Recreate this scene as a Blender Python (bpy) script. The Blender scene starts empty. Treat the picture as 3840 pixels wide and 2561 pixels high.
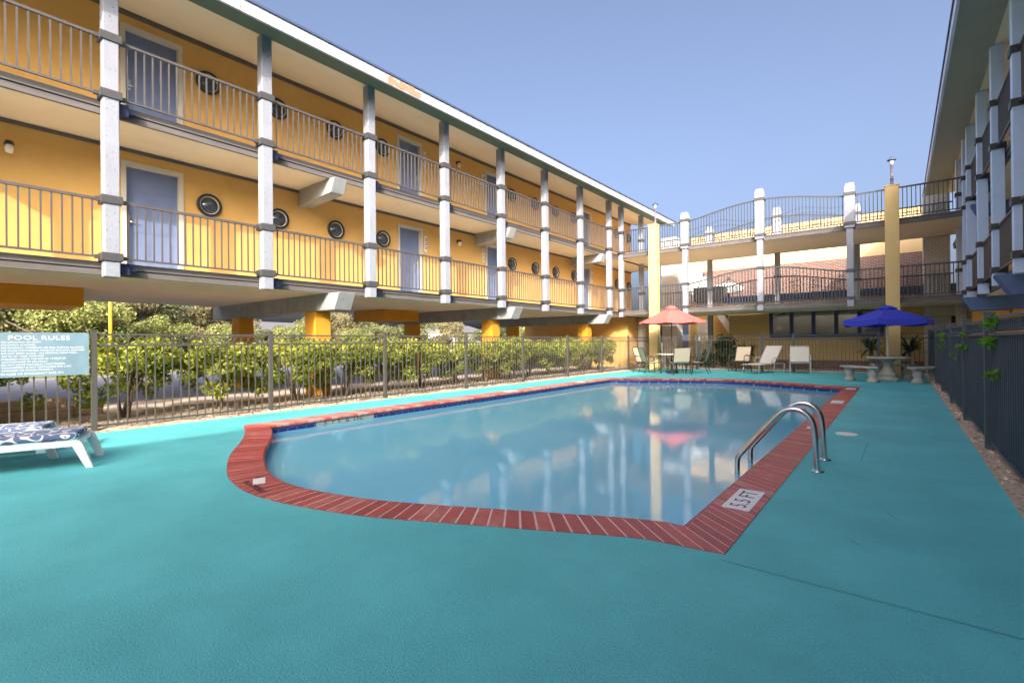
import bpy, bmesh, math, random
import numpy as np
from mathutils import Vector, Matrix
from mathutils.geometry import tessellate_polygon
random.seed(7); rng = np.random.default_rng(7)
C = bpy.context.scene.collection
R = math.radians
PI = math.pi
sc = bpy.context.scene

# ------------------------------------------------------------------ materials
def M(name, col, rough=.6, var=.14, vs=2.5, bump=0., bs=60., metal=0., spec=.35, col2=None, streak=None, stain=0., stain_col=None, chips=None):
    """Principled paint / stone with two scales of tone variation and a fine bump."""
    m = bpy.data.materials.new(name); m.use_nodes = True
    nt = m.node_tree; N = nt.nodes; L = nt.links; b = N['Principled BSDF']
    b.inputs['Roughness'].default_value = rough
    b.inputs['Metallic'].default_value = metal
    b.inputs['Specular IOR Level'].default_value = spec
    tc = N.new('ShaderNodeTexCoord')
    src = tc.outputs['Object']
    if streak:
        mp = N.new('ShaderNodeMapping'); mp.inputs['Scale'].default_value = streak
        L.new(src, mp.inputs['Vector']); src2 = mp.outputs['Vector']
    else: src2 = src
    n1 = N.new('ShaderNodeTexNoise'); n1.inputs['Scale'].default_value = vs; n1.inputs['Detail'].default_value = 6; n1.inputs['Roughness'].default_value = .65
    L.new(src2, n1.inputs['Vector'])
    rp = N.new('ShaderNodeValToRGB')
    c1 = [c*(1-var) for c in col]; c2 = list(col2) if col2 else [min(1, c*(1+var)) for c in col]
    rp.color_ramp.elements[0].position = .3; rp.color_ramp.elements[1].position = .7
    rp.color_ramp.elements[0].color = (*c1, 1); rp.color_ramp.elements[1].color = (*c2, 1)
    L.new(n1.outputs['Fac'], rp.inputs['Fac'])
    out = rp.outputs['Color']
    if stain > 0:
        n3 = N.new('ShaderNodeTexNoise'); n3.inputs['Scale'].default_value = 1.3; n3.inputs['Detail'].default_value = 8; n3.inputs['Roughness'].default_value = .75
        L.new(src, n3.inputs['Vector'])
        r3 = N.new('ShaderNodeValToRGB'); r3.color_ramp.elements[0].position = .52; r3.color_ramp.elements[1].position = .72
        r3.color_ramp.elements[0].color = (0, 0, 0, 1); r3.color_ramp.elements[1].color = (stain, stain, stain, 1)
        L.new(n3.outputs['Fac'], r3.inputs['Fac'])
        mx = N.new('ShaderNodeMixRGB'); L.new(r3.outputs['Color'], mx.inputs['Fac']); L.new(out, mx.inputs['Color1'])
        mx.inputs['Color2'].default_value = (*(stain_col or [c*.45 for c in col]), 1); out = mx.outputs['Color']
    if chips:
        n4 = N.new('ShaderNodeTexNoise'); n4.inputs['Scale'].default_value = 26; n4.inputs['Detail'].default_value = 5; L.new(src, n4.inputs['Vector'])
        r4 = N.new('ShaderNodeValToRGB'); r4.color_ramp.elements[0].position = .655; r4.color_ramp.elements[1].position = .68
        L.new(n4.outputs['Fac'], r4.inputs['Fac']); mx = N.new('ShaderNodeMixRGB'); L.new(r4.outputs['Color'], mx.inputs['Fac']); L.new(out, mx.inputs['Color1'])
        mx.inputs['Color2'].default_value = (*chips, 1); out = mx.outputs['Color']
    L.new(out, b.inputs['Base Color'])
    if bump > 0:
        n2 = N.new('ShaderNodeTexNoise'); n2.inputs['Scale'].default_value = bs; n2.inputs['Detail'].default_value = 4
        L.new(src, n2.inputs['Vector'])
        bp = N.new('ShaderNodeBump'); bp.inputs['Strength'].default_value = bump; bp.inputs['Distance'].default_value = .01
        L.new(n2.outputs['Fac'], bp.inputs['Height']); L.new(bp.outputs['Normal'], b.inputs['Normal'])
    return m

def M_brick(name, c1, c2, mortar, axes='XZ', w=.21, h=.075, rough=.85, mort=.012):
    m = M(name, c1, rough=rough); nt = m.node_tree; N = nt.nodes; L = nt.links; b = N['Principled BSDF']
    tc = N.new('ShaderNodeTexCoord'); sp = N.new('ShaderNodeSeparateXYZ'); cb = N.new('ShaderNodeCombineXYZ')
    L.new(tc.outputs['Object'], sp.inputs[0]); L.new(sp.outputs[axes[0]], cb.inputs['X']); L.new(sp.outputs[axes[1]], cb.inputs['Y'])
    br = N.new('ShaderNodeTexBrick'); br.inputs['Scale'].default_value = 1.0
    br.inputs['Brick Width'].default_value = w; br.inputs['Row Height'].default_value = h; br.inputs['Mortar Size'].default_value = mort
    br.inputs['Color1'].default_value = (*c1, 1); br.inputs['Color2'].default_value = (*c2, 1); br.inputs['Mortar'].default_value = (*mortar, 1)
    L.new(cb.outputs[0], br.inputs['Vector']); L.new(br.outputs['Color'], b.inputs['Base Color'])
    bp = N.new('ShaderNodeBump'); bp.inputs['Strength'].default_value = .5; bp.inputs['Distance'].default_value = .01; bp.invert = True
    L.new(br.outputs['Fac'], bp.inputs['Height']); L.new(bp.outputs['Normal'], b.inputs['Normal'])
    return m

def M_leaf(name, dark, light, trans=.35):
    m = bpy.data.materials.new(name); m.use_nodes = True
    nt = m.node_tree; N = nt.nodes; L = nt.links; b = N['Principled BSDF']
    at = N.new('ShaderNodeAttribute'); at.attribute_name = 'tone'
    rp = N.new('ShaderNodeValToRGB'); rp.color_ramp.elements[0].color = (*dark, 1); rp.color_ramp.elements[1].color = (*light, 1)
    L.new(at.outputs['Fac'], rp.inputs['Fac']); L.new(rp.outputs['Color'], b.inputs['Base Color'])
    b.inputs['Roughness'].default_value = .5; b.inputs['Specular IOR Level'].default_value = .3
    tr = N.new('ShaderNodeBsdfTranslucent'); L.new(rp.outputs['Color'], tr.inputs['Color'])
    mx = N.new('ShaderNodeMixShader'); mx.inputs['Fac'].default_value = trans
    L.new(b.outputs[0], mx.inputs[1]); L.new(tr.outputs[0], mx.inputs[2]); L.new(mx.outputs[0], N['Material Output'].inputs['Surface'])
    return m

def M_water():
    m = bpy.data.materials.new('pool water'); m.use_nodes = True
    nt = m.node_tree; N = nt.nodes; L = nt.links
    N.remove(N['Principled BSDF'])
    tc = N.new('ShaderNodeTexCoord')
    mp = N.new('ShaderNodeMapping'); mp.inputs['Scale'].default_value = (1.0, 1.0, 1.0); L.new(tc.outputs['Object'], mp.inputs['Vector'])
    n1 = N.new('ShaderNodeTexNoise'); n1.inputs['Scale'].default_value = 34.; n1.inputs['Detail'].default_value = 4; n1.inputs['Distortion'].default_value = .3
    n2 = N.new('ShaderNodeTexNoise'); n2.inputs['Scale'].default_value = 8.; n2.inputs['Detail'].default_value = 2
    L.new(mp.outputs[0], n1.inputs['Vector']); L.new(mp.outputs[0], n2.inputs['Vector'])
    ad = N.new('ShaderNodeMath'); ad.operation = 'MULTIPLY_ADD'; ad.inputs[1].default_value = 1.1
    L.new(n2.outputs['Fac'], ad.inputs[0]); L.new(n1.outputs['Fac'], ad.inputs[2])
    bp = N.new('ShaderNodeBump'); bp.inputs['Strength'].default_value = .025; bp.inputs['Distance'].default_value = .012
    L.new(ad.outputs[0], bp.inputs['Height'])
    fr = N.new('ShaderNodeFresnel'); fr.inputs['IOR'].default_value = 1.33; L.new(bp.outputs[0], fr.inputs['Normal'])
    gl = N.new('ShaderNodeBsdfGlossy'); gl.inputs['Roughness'].default_value = .0; L.new(bp.outputs[0], gl.inputs['Normal'])
    tr = N.new('ShaderNodeBsdfTransparent'); tr.inputs['Color'].default_value = (.93, 1., 1., 1)
    df = N.new('ShaderNodeBsdfDiffuse'); df.inputs['Color'].default_value = (.22, .66, .90, 1)      # cloudy pool water scatters light
    md = N.new('ShaderNodeMixShader'); md.inputs['Fac'].default_value = .72; L.new(tr.outputs[0], md.inputs[1]); L.new(df.outputs[0], md.inputs[2])
    mx = N.new('ShaderNodeMixShader'); L.new(fr.outputs[0], mx.inputs['Fac']); L.new(md.outputs[0], mx.inputs[1]); L.new(gl.outputs[0], mx.inputs[2])
    L.new(mx.outputs[0], N['Material Output'].inputs['Surface'])
    return m

def M_glass(name, tint, rough=.05, mixf=.5):
    m = M(name, tint, rough=rough, var=.05, spec=.9); m.node_tree.nodes['Principled BSDF'].inputs['Coat Weight'].default_value = mixf
    m.node_tree.nodes['Principled BSDF'].inputs['Coat Roughness'].default_value = .02
    return m

def M_deck():
    m = M('turquoise deck paint', (.125, .545, .575), rough=.62, var=.05, vs=1.1, spec=.25)
    nt = m.node_tree; N = nt.nodes; L = nt.links; b = N['Principled BSDF']
    tc = N.new('ShaderNodeTexCoord')
    n = N.new('ShaderNodeTexNoise'); n.inputs['Scale'].default_value = 110; n.inputs['Detail'].default_value = 5; n.inputs['Roughness'].default_value = .7
    v = N.new('ShaderNodeTexVoronoi'); v.inputs['Scale'].default_value = 160; v.inputs['Randomness'].default_value = 1
    L.new(tc.outputs['Object'], n.inputs['Vector']); L.new(tc.outputs['Object'], v.inputs['Vector'])
    ad = N.new('ShaderNodeMath'); ad.operation = 'ADD'; L.new(n.outputs['Fac'], ad.inputs[0]); L.new(v.outputs['Distance'], ad.inputs[1])
    bp = N.new('ShaderNodeBump'); bp.inputs['Strength'].default_value = .5; bp.inputs['Distance'].default_value = .003
    L.new(ad.outputs[0], bp.inputs['Height']); L.new(bp.outputs[0], b.inputs['Normal'])
    src = b.inputs['Base Color'].links[0].from_socket
    # worn, dirtier speckle of the textured coating
    n3 = N.new('ShaderNodeTexNoise'); n3.inputs['Scale'].default_value = 120; n3.inputs['Detail'].default_value = 6; n3.inputs['Roughness'].default_value = .75; L.new(tc.outputs['Object'], n3.inputs['Vector'])
    r3 = N.new('ShaderNodeValToRGB'); r3.color_ramp.elements[0].position = .40; r3.color_ramp.elements[1].position = .57
    r3.color_ramp.elements[0].color = (.64, .69, .71, 1); r3.color_ramp.elements[1].color = (1.10, 1.09, 1.08, 1); L.new(n3.outputs['Fac'], r3.inputs['Fac'])
    mu = N.new('ShaderNodeMixRGB'); mu.blend_type = 'MULTIPLY'; mu.inputs['Fac'].default_value = 1; L.new(src, mu.inputs['Color1']); L.new(r3.outputs[0], mu.inputs['Color2'])
    n4 = N.new('ShaderNodeTexNoise'); n4.inputs['Scale'].default_value = .55; n4.inputs['Detail'].default_value = 7; n4.inputs['Roughness'].default_value = .7; L.new(tc.outputs['Object'], n4.inputs['Vector'])
    r4 = N.new('ShaderNodeValToRGB'); r4.color_ramp.elements[0].position = .35; r4.color_ramp.elements[1].position = .66
    r4.color_ramp.elements[0].color = (.84, .87, .88, 1); r4.color_ramp.elements[1].color = (1.03, 1.03, 1.03, 1); L.new(n4.outputs['Fac'], r4.inputs['Fac'])
    n5 = N.new('ShaderNodeTexNoise'); n5.inputs['Scale'].default_value = 1.7; n5.inputs['Detail'].default_value = 4; L.new(tc.outputs['Object'], n5.inputs['Vector'])
    r5 = N.new('ShaderNodeMapRange'); r5.inputs['From Min'].default_value = .35; r5.inputs['From Max'].default_value = .65; r5.inputs['To Min'].default_value = .25; L.new(n5.outputs['Fac'], r5.inputs['Value']); L.new(r5.outputs[0], mu.inputs['Fac'])
    m2 = N.new('ShaderNodeMixRGB'); m2.blend_type = 'MULTIPLY'; m2.inputs['Fac'].default_value = 1; L.new(mu.outputs[0], m2.inputs['Color1']); L.new(r4.outputs[0], m2.inputs['Color2'])
    L.new(m2.outputs[0], b.inputs['Base Color'])
    return m

def M_tone(name, dark, light, rough=.6, bump=.2, bs=90, faded=None):
    """colour chosen per brick / stone through the face attribute 'tone'"""
    m = M(name, light, rough=rough, var=.05, bump=bump, bs=bs); nt = m.node_tree; N = nt.nodes; L = nt.links; b = N['Principled BSDF']
    at = N.new('ShaderNodeAttribute'); at.attribute_name = 'tone'
    rp = N.new('ShaderNodeValToRGB'); rp.color_ramp.elements[0].color = (*dark, 1); rp.color_ramp.elements[1].color = (*light, 1)
    if faded: rp.color_ramp.elements[1].position = .62; e_ = rp.color_ramp.elements.new(1.); e_.color = (*faded, 1)  # extra stop holds a sunlit tint painted into the bricks
    nz = N.new('ShaderNodeTexNoise'); nz.inputs['Scale'].default_value = 9; nz.inputs['Detail'].default_value = 6
    tc = N.new('ShaderNodeTexCoord'); L.new(tc.outputs['Object'], nz.inputs['Vector'])
    ma = N.new('ShaderNodeMath'); ma.operation = 'MULTIPLY_ADD'; ma.inputs[1].default_value = .6; L.new(nz.outputs['Fac'], ma.inputs[0])
    m2 = N.new('ShaderNodeMath'); m2.operation = 'MULTIPLY_ADD'; m2.inputs[1].default_value = .7; m2.inputs[2].default_value = -.15; L.new(at.outputs['Fac'], m2.inputs[0])
    L.new(m2.outputs[0], ma.inputs[2]); L.new(ma.outputs[0], rp.inputs['Fac']); L.new(rp.outputs[0], b.inputs['Base Color'])
    return m

def M_swirl():
    m = M('navy swirl cushion', (.05, .075, .17), rough=.85); nt = m.node_tree; N = nt.nodes; L = nt.links; b = N['Principled BSDF']
    tc = N.new('ShaderNodeTexCoord')
    nz = N.new('ShaderNodeTexNoise'); nz.inputs['Scale'].default_value = 5.5; nz.inputs['Detail'].default_value = 1; L.new(tc.outputs['Object'], nz.inputs['Vector'])
    w = N.new('ShaderNodeMath'); w.operation = 'MULTIPLY'; w.inputs[1].default_value = 34; L.new(nz.outputs['Fac'], w.inputs[0])
    s = N.new('ShaderNodeMath'); s.operation = 'SINE'; L.new(w.outputs[0], s.inputs[0])
    rp = N.new('ShaderNodeValToRGB'); rp.color_ramp.elements[0].position = .55; rp.color_ramp.elements[1].position = .72
    rp.color_ramp.elements[0].color = (.095, .135, .25, 1); rp.color_ramp.elements[1].color = (.68, .70, .72, 1)
    L.new(s.outputs[0], rp.inputs['Fac']); L.new(rp.outputs[0], b.inputs['Base Color'])
    return m

K = {}
K['wall'] = M('ochre stucco', (.66, .405, .13), rough=.85, var=.06, vs=1.2, bump=.25, bs=120, stain=.35, stain_col=(.50, .28, .085))
K['wall_side'] = K['wall']
K['soffit'] = M('cream soffit paint', (.80, .70, .54), rough=.8, var=.07, vs=.8, streak=(1, .25, 1), stain=.2, stain_col=(.48, .36, .2))
K['soffit_green'] = M('grey green eave paint', (.10, .16, .14), rough=.7, var=.1, vs=1.5)
K['fascia'] = M('weathered white fascia', (.40, .41, .45), rough=.7, var=.1, vs=2, streak=(1, .3, 1), stain=.5, stain_col=(.24, .25, .28), chips=(.18, .19, .22))
K['raw_wood'] = M('bare broken wood', (.36, .215, .14), rough=.9, var=.3, vs=25, bump=.6)
K['drip'] = M('dark blue drip edge', (.055, .085, .16), rough=.5, var=.1)
K['shingle'] = M('grey shingles', (.16, .16, .17), rough=.9, var=.25, vs=9, bump=.4)
K['slab'] = M('grey brown slab edge', (.135, .122, .122), rough=.8, var=.2, vs=3, streak=(1, .4, 4), stain=.4, stain_col=(.07, .065, .07))
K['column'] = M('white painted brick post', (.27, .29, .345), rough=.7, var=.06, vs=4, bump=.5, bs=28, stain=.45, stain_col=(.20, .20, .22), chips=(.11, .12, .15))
K['column_skylit'] = M('skylit white brick post', (.56, .70, .98), rough=.7, var=.06, vs=4, bump=.5, bs=28, stain=.3, stain_col=(.34, .40, .55))  # white post paint again, with blue sky light put into the colour
K['beam_blue'] = M('slate blue right beam', (.10, .16, .30), rough=.8, var=.12, vs=2, stain=.3, stain_col=(.05, .08, .15))  # right wing's beams, bluer and darker than the left
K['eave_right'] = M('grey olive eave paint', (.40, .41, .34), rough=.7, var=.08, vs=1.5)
K['fascia_skylit'] = M('skylit white fascia', (.60, .64, .82), rough=.7, var=.1, vs=2, streak=(1, .3, 1), stain=.3, stain_col=(.42, .45, .55))  # white fascia copy, sky light painted in for the shaded right wing
K['bracket'] = M('grey steel strap', (.075, .075, .08), rough=.55, var=.2, vs=8, metal=.2)
K['rail'] = M('bronze grey rail paint', (.085, .078, .08), rough=.5, var=.12, vs=5, spec=.5)
K['bridge_rail'] = M('slate bridge rail paint', (.045, .052, .068), rough=.5, var=.12, vs=5, spec=.5)
K['blue_block'] = M('dark blue bracket paint', (.018, .026, .065), rough=.6, var=.2)
K['door'] = M('slate blue door paint', (.16, .215, .38), rough=.5, var=.06, vs=3, spec=.5)
K['trim'] = M('cream grey trim', (.58, .55, .48), rough=.6, var=.06)
K['chrome'] = M('brushed steel', (.62, .62, .62), rough=.22, var=.05, metal=1)
K['black'] = M('black frame paint', (.018, .018, .02), rough=.4, var=.2, spec=.5)
K['porthole_glass'] = M_glass('porthole glass', (.045, .06, .08), rough=.12)
K['beam'] = M('weathered grey concrete', (.30, .31, .32), rough=.9, var=.16, vs=2.2, streak=(1, 1, .5), stain=.75, stain_col=(.10, .105, .11), bump=.2)
K['yellow'] = M('deep yellow paint', (.66, .315, .03), rough=.75, var=.08, vs=1.5, stain=.2, stain_col=(.42, .19, .02))
K['pillar'] = M('pale yellow stucco', (.60, .44, .20), rough=.85, var=.05, vs=2, bump=.3, bs=80)
K['gravel'] = M_tone('pale mixed gravel', (.14, .10, .08), (.62, .52, .44), rough=.95, bump=.4)
K['mulch'] = M('leaf litter', (.34, .25, .17), rough=.95, var=.5, vs=22, bump=1., bs=35, col2=(.68, .55, .42))
K['sidewalk'] = M('pinkish concrete path', (.74, .63, .54), rough=.9, var=.08, vs=2, bump=.2)
K['asphalt'] = M('grey asphalt', (.30, .31, .36), rough=.9, var=.14, vs=3, bump=.2)
K['grass'] = M('dry grass', (.17, .19, .06), rough=.95, var=.4, vs=6, bump=.5)
K['deck'] = M_deck()
K['crack'] = M('dark joint', (.06, .26, .27), rough=.9)
K['coping'] = M_tone('red coping brick', (.29, .048, .047), (.44, .085, .08), rough=.42, bump=.35, bs=70, faded=(.50, .30, .26))  # last, paler tone is sunlight painted into the brick colour
K['mortar'] = M('pale mortar', (.72, .50, .46), rough=.9, var=.15, vs=20)
K['basin'] = M('pale blue pool plaster', (.36, .80, .95), rough=.8, var=.08, vs=.9)
K['tile'] = M_brick('navy waterline tile', (.012, .02, .15), (.02, .035, .22), (.20, .22, .36), axes='YZ', w=.15, h=.075, rough=.2, mort=.006)
K['white_tile'] = M('white tile', (.74, .74, .77), rough=.35, var=.05, vs=8)
K['old_tile'] = M('limescaled pale tile', (.33, .38, .38), rough=.4, var=.2, vs=6)
K['ink'] = M('black lettering', (.02, .02, .025), rough=.6)
K['ink_grey'] = M('faded dark lettering', (.075, .085, .105), rough=.7, var=.25, vs=30)
K['white_ink'] = M('white lettering', (.82, .82, .82), rough=.6)
K['sign'] = M('pale blue sign board', (.18, .28, .35), rough=.45, var=.12, vs=4, stain=.2, stain_col=(.20, .33, .40))
K['water'] = M_water()
K['fence'] = M('taupe fence paint', (.075, .068, .062), rough=.5, var=.12, spec=.5)
K['fence_dark'] = M('dark slate fence paint', (.045, .068, .095), rough=.45, var=.15, spec=.5)
K['privacy'] = M('dark teal fence boards', (.05, .088, .11), rough=.6, var=.2, vs=3, streak=(1, 3, .3))
K['white_metal'] = M('white enamel frame', (.74, .76, .78), rough=.35, var=.04, spec=.5)
K['swirl'] = M_swirl()
K['sling'] = M('beige sling mesh', (.56, .49, .37), rough=.85, var=.07, vs=20, bump=.3, bs=200)
K['sling_grey'] = M('pale grey mesh', (.50, .49, .47), rough=.85, var=.06, vs=20, bump=.3, bs=200)
K['dark_frame'] = M('dark bronze frame', (.06, .05, .045), rough=.4, var=.1, spec=.5)
K['grey_frame'] = M('grey tube frame', (.42, .43, .43), rough=.35, var=.06, spec=.5)
K['red_cloth'] = M('faded red canvas', (.66, .14, .125), rough=.85, var=.08, vs=3)
K['blue_cloth'] = M('royal blue canvas', (.035, .05, .50), rough=.8, var=.08, vs=3)
K['stone'] = M('cast stone', (.42, .41, .38), rough=.9, var=.22, vs=6, bump=.5, bs=45, stain=.5, stain_col=(.25, .25, .22))
K['brick'] = M_brick('brown red brick', (.21, .105, .085), (.15, .075, .06), (.29, .24, .21))
K['white_brick'] = M_brick('white painted brick', (.74, .73, .71), (.68, .67, .66), (.50, .49, .48))
K['tan'] = M('tan stucco', (.68, .49, .26), rough=.85, var=.05, vs=.8)
K['blue_frame'] = M('navy window frame', (.03, .05, .13), rough=.5, var=.12)
K['win_glass'] = M('reflective window glass', (.34, .34, .33), rough=.06, var=.25, vs=1.5, metal=.75)
K['cream'] = M('cream panel', (.64, .60, .50), rough=.7, var=.06)
K['lamp_glass'] = M('frosted lamp glass', (.78, .76, .68), rough=.3, var=.04)
K['lamp_post'] = M('dusty plum lamp post', (.16, .13, .17), rough=.5, var=.1)
K['bark'] = M('grey brown bark', (.20, .15, .11), rough=.95, var=.3, vs=12, bump=.6)
K['leaf_hedge'] = M_leaf('hedge leaves', (.10, .16, .02), (.52, .53, .09))
K['leaf_tree'] = M_leaf('tree leaves', (.085, .11, .055), (.34, .35, .16))
K['leaf_warm'] = M_leaf('warm tree leaves', (.15, .135, .07), (.46, .41, .22))
K['leaf_bush'] = M_leaf('bush leaves', (.12, .16, .05), (.42, .44, .15))
K['leaf_dark'] = M_leaf('dark plant leaves', (.012, .03, .012), (.07, .12, .03))
K['leaf_vine'] = M_leaf('bright vine leaves', (.07, .2, .015), (.22, .45, .05))
K['timber'] = M('weathered timber', (.33, .235, .16), rough=.9, var=.3, vs=5, streak=(4, .4, 4), bump=.4)
K['pole_yellow'] = M('yellow post paint', (.68, .42, .03), rough=.5, var=.05)
K['pole_wood'] = M('utility pole wood', (.33, .29, .26), rough=.9, var=.2, vs=5)
K['plain_white'] = M('white painted metal', (.70, .68, .66), rough=.5, var=.06)
K['white_far'] = M('pale siding', (.62, .62, .60), rough=.8, var=.06)

# ------------------------------------------------------------------ mesh helpers
class MB:
    def __init__(s, xf=None): s.v = []; s.f = []; s.mi = []; s.tone = []; s.cur = 0; s.t = .5; s.xf = xf; s.sm = set()
    def add(s, vs, fs, smooth=False):
        o = len(s.v); s.v += [(s.xf(*p) if s.xf else tuple(p)) for p in vs]
        for f in fs:
            if smooth: s.sm.add(len(s.f))
            s.f.append([o+i for i in f]); s.mi.append(s.cur); s.tone.append(s.t)
        return s
    def box(s, x0, x1, y0, y1, z0, z1):
        return s.add([(x0,y0,z0),(x1,y0,z0),(x1,y1,z0),(x0,y1,z0),(x0,y0,z1),(x1,y0,z1),(x1,y1,z1),(x0,y1,z1)],
                     [(0,3,2,1),(4,5,6,7),(0,1,5,4),(1,2,6,5),(2,3,7,6),(3,0,4,7)])
    def cbox(s, c, d): return s.box(c[0]-d[0]/2, c[0]+d[0]/2, c[1]-d[1]/2, c[1]+d[1]/2, c[2]-d[2]/2, c[2]+d[2]/2)
    def quad(s, a, b, c, d): return s.add([a,b,c,d], [(0,1,2,3)])
    def prism(s, poly, axis, a, b):
        """extrude a 2D polygon along an axis; poly in the other two axes' order"""
        def P(p, t):
            return {'x': (t, p[0], p[1]), 'y': (p[0], t, p[1]), 'z': (p[0], p[1], t)}[axis]
        n = len(poly); vs = [P(p, a) for p in poly]+[P(p, b) for p in poly]
        fs = [tuple(range(n))[::-1], tuple(range(n, 2*n))]+[(i, (i+1) % n, n+(i+1) % n, n+i) for i in range(n)]
        return s.add(vs, fs)
    def tube(s, pts, r, n=8, cap=True, close=False):
        pts = [Vector(p) for p in pts]; m = len(pts); rr = r if isinstance(r, (list, tuple)) else [r]*m
        vs = []; prev = None
        for i, p in enumerate(pts):
            if close: d = (pts[(i+1) % m]-pts[i-1])
            else: d = pts[min(i+1, m-1)]-pts[max(i-1, 0)]
            d.normalize()
            if prev is None:
                u = d.cross(Vector((0, 0, 1)));
                if u.length < .05: u = d.cross(Vector((1, 0, 0)))
            else: u = prev-d*prev.dot(d)
            u.normalize(); prev = u; w = d.cross(u)
            for k in range(n):
                a = 2*PI*k/n; vs.append(tuple(p+(u*math.cos(a)+w*math.sin(a))*rr[i]))
        fs = [(i*n+k, i*n+(k+1) % n, ((i+1) % m)*n+(k+1) % n, ((i+1) % m)*n+k) for i in range(m if close else m-1) for k in range(n)]
        s.add(vs, fs, True)
        if cap and not close: s.add(vs[:n], [tuple(range(n))[::-1]]); s.add(vs[-n:], [tuple(range(n))])
        return s
    def lathe(s, prof, c, n=24, axis='z', smooth=True):
        """profile of (radius, height) turned round an axis through c"""
        vs = []
        for r, h in prof:
            for k in range(n):
                a = 2*PI*k/n; p, q = r*math.cos(a), r*math.sin(a)
                vs.append((c[0]+p, c[1]+q, c[2]+h) if axis == 'z' else (c[0]+h, c[1]+p, c[2]+q) if axis == 'x' else (c[0]+p, c[1]+h, c[2]+q))
        m = len(prof)
        fs = [(i*n+k, i*n+(k+1) % n, (i+1)*n+(k+1) % n, (i+1)*n+k) for i in range(m-1) for k in range(n)]
        s.add(vs, fs, smooth)
        if prof[0][0] > 1e-4: s.add(vs[:n], [tuple(range(n))[::-1]])
        if prof[-1][0] > 1e-4: s.add(vs[-n:], [tuple(range(n))])
        return s
    def sphere(s, c, r, n=8, m=5):
        return s.lathe([(max(1e-5, r*math.sin(PI*i/m)), -r*math.cos(PI*i/m)) for i in range(m+1)], c, n)
    def mesh(s, name, mats, recalc=True, weld=True):
        me = bpy.data.meshes.new(name); me.from_pydata(s.v, [], s.f)
        for m in (mats if isinstance(mats, (list, tuple)) else [mats]): me.materials.append(m)
        me.polygons.foreach_set('material_index', s.mi)
        me.polygons.foreach_set('use_smooth', [i in s.sm for i in range(len(s.f))])
        at = me.attributes.new('tone', 'FLOAT', 'FACE'); at.data.foreach_set('value', s.tone)
        if recalc or weld:
            bm = bmesh.new(); bm.from_mesh(me)
            if weld: bmesh.ops.remove_doubles(bm, verts=bm.verts, dist=1e-5)
            if recalc: bmesh.ops.recalc_face_normals(bm, faces=bm.faces)
            bm.to_mesh(me); bm.free()
        me.update(); return me

def link(name, me, parent=None, loc=(0, 0, 0), bevel=0.):
    o = bpy.data.objects.new(name, me); C.objects.link(o); o.parent = parent; o.location = loc
    if bevel:
        b = o.modifiers.new('bevel', 'BEVEL'); b.width = bevel; b.segments = 2; b.limit_method = 'ANGLE'; b.angle_limit = R(40)
    return o
def wpart(name, mb, mats, parent, bevel=0., recalc=True):
    """mesh given in world coordinates under an unrotated Empty chain"""
    off = Vector((0, 0, 0)); p = parent
    while p is not None: off += p.location; p = p.parent
    return link(name, mb.mesh(name, mats, recalc), parent, tuple(-off), bevel)
def lpart(name, mb, mats, parent, bevel=0., recalc=True, loc=(0, 0, 0)):
    return link(name, mb.mesh(name, mats, recalc), parent, loc, bevel)
def tag(o, label=None, cat=None, group=None, kind=None):
    for k, v in (('label', label), ('category', cat), ('group', group), ('kind', kind)):
        if v: o[k] = v
    return o
def thing(name, label, cat, loc=(0, 0, 0), rz=0., group=None):
    o = bpy.data.objects.new(name, None); C.objects.link(o); o.location = loc; o.rotation_euler = (0, 0, rz); o.empty_display_size = .2
    return tag(o, label, cat, group)
def struct(name, mb, mats, recalc=True): return tag(link(name, mb.mesh(name, mats, recalc)), kind='structure')
def copy_tree(o, loc=None, rz=None, label=None, group=None, parent=None):
    c = o.copy(); C.objects.link(c); c.parent = parent
    if loc is not None: c.location = loc
    if rz is not None: c.rotation_euler = (0, 0, rz)
    if label: c['label'] = label
    if group: c['group'] = group
    for ch in list(o.children): copy_tree(ch, parent=c)
    return c
def text(name, body, size, mat, parent, loc, rot, align='LEFT', ext=.001, space=1., sx=1., line=1.):
    cu = bpy.data.curves.new(name, 'FONT'); cu.body = body; cu.size = size; cu.extrude = ext; cu.align_x = align; cu.align_y = 'TOP_BASELINE'
    cu.space_character = space; cu.space_line = line; cu.resolution_u = 2
    cu.materials.append(mat)
    tmp = bpy.data.objects.new('tmp', cu); C.objects.link(tmp); dg = bpy.context.evaluated_depsgraph_get()
    me = bpy.data.meshes.new_from_object(tmp.evaluated_get(dg)); me.name = name
    bpy.data.objects.remove(tmp)
    if not me.materials: me.materials.append(mat)
    o = link(name, me, parent, loc); o.rotation_euler = rot; o.scale = (sx, 1, 1)
    return o

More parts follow.
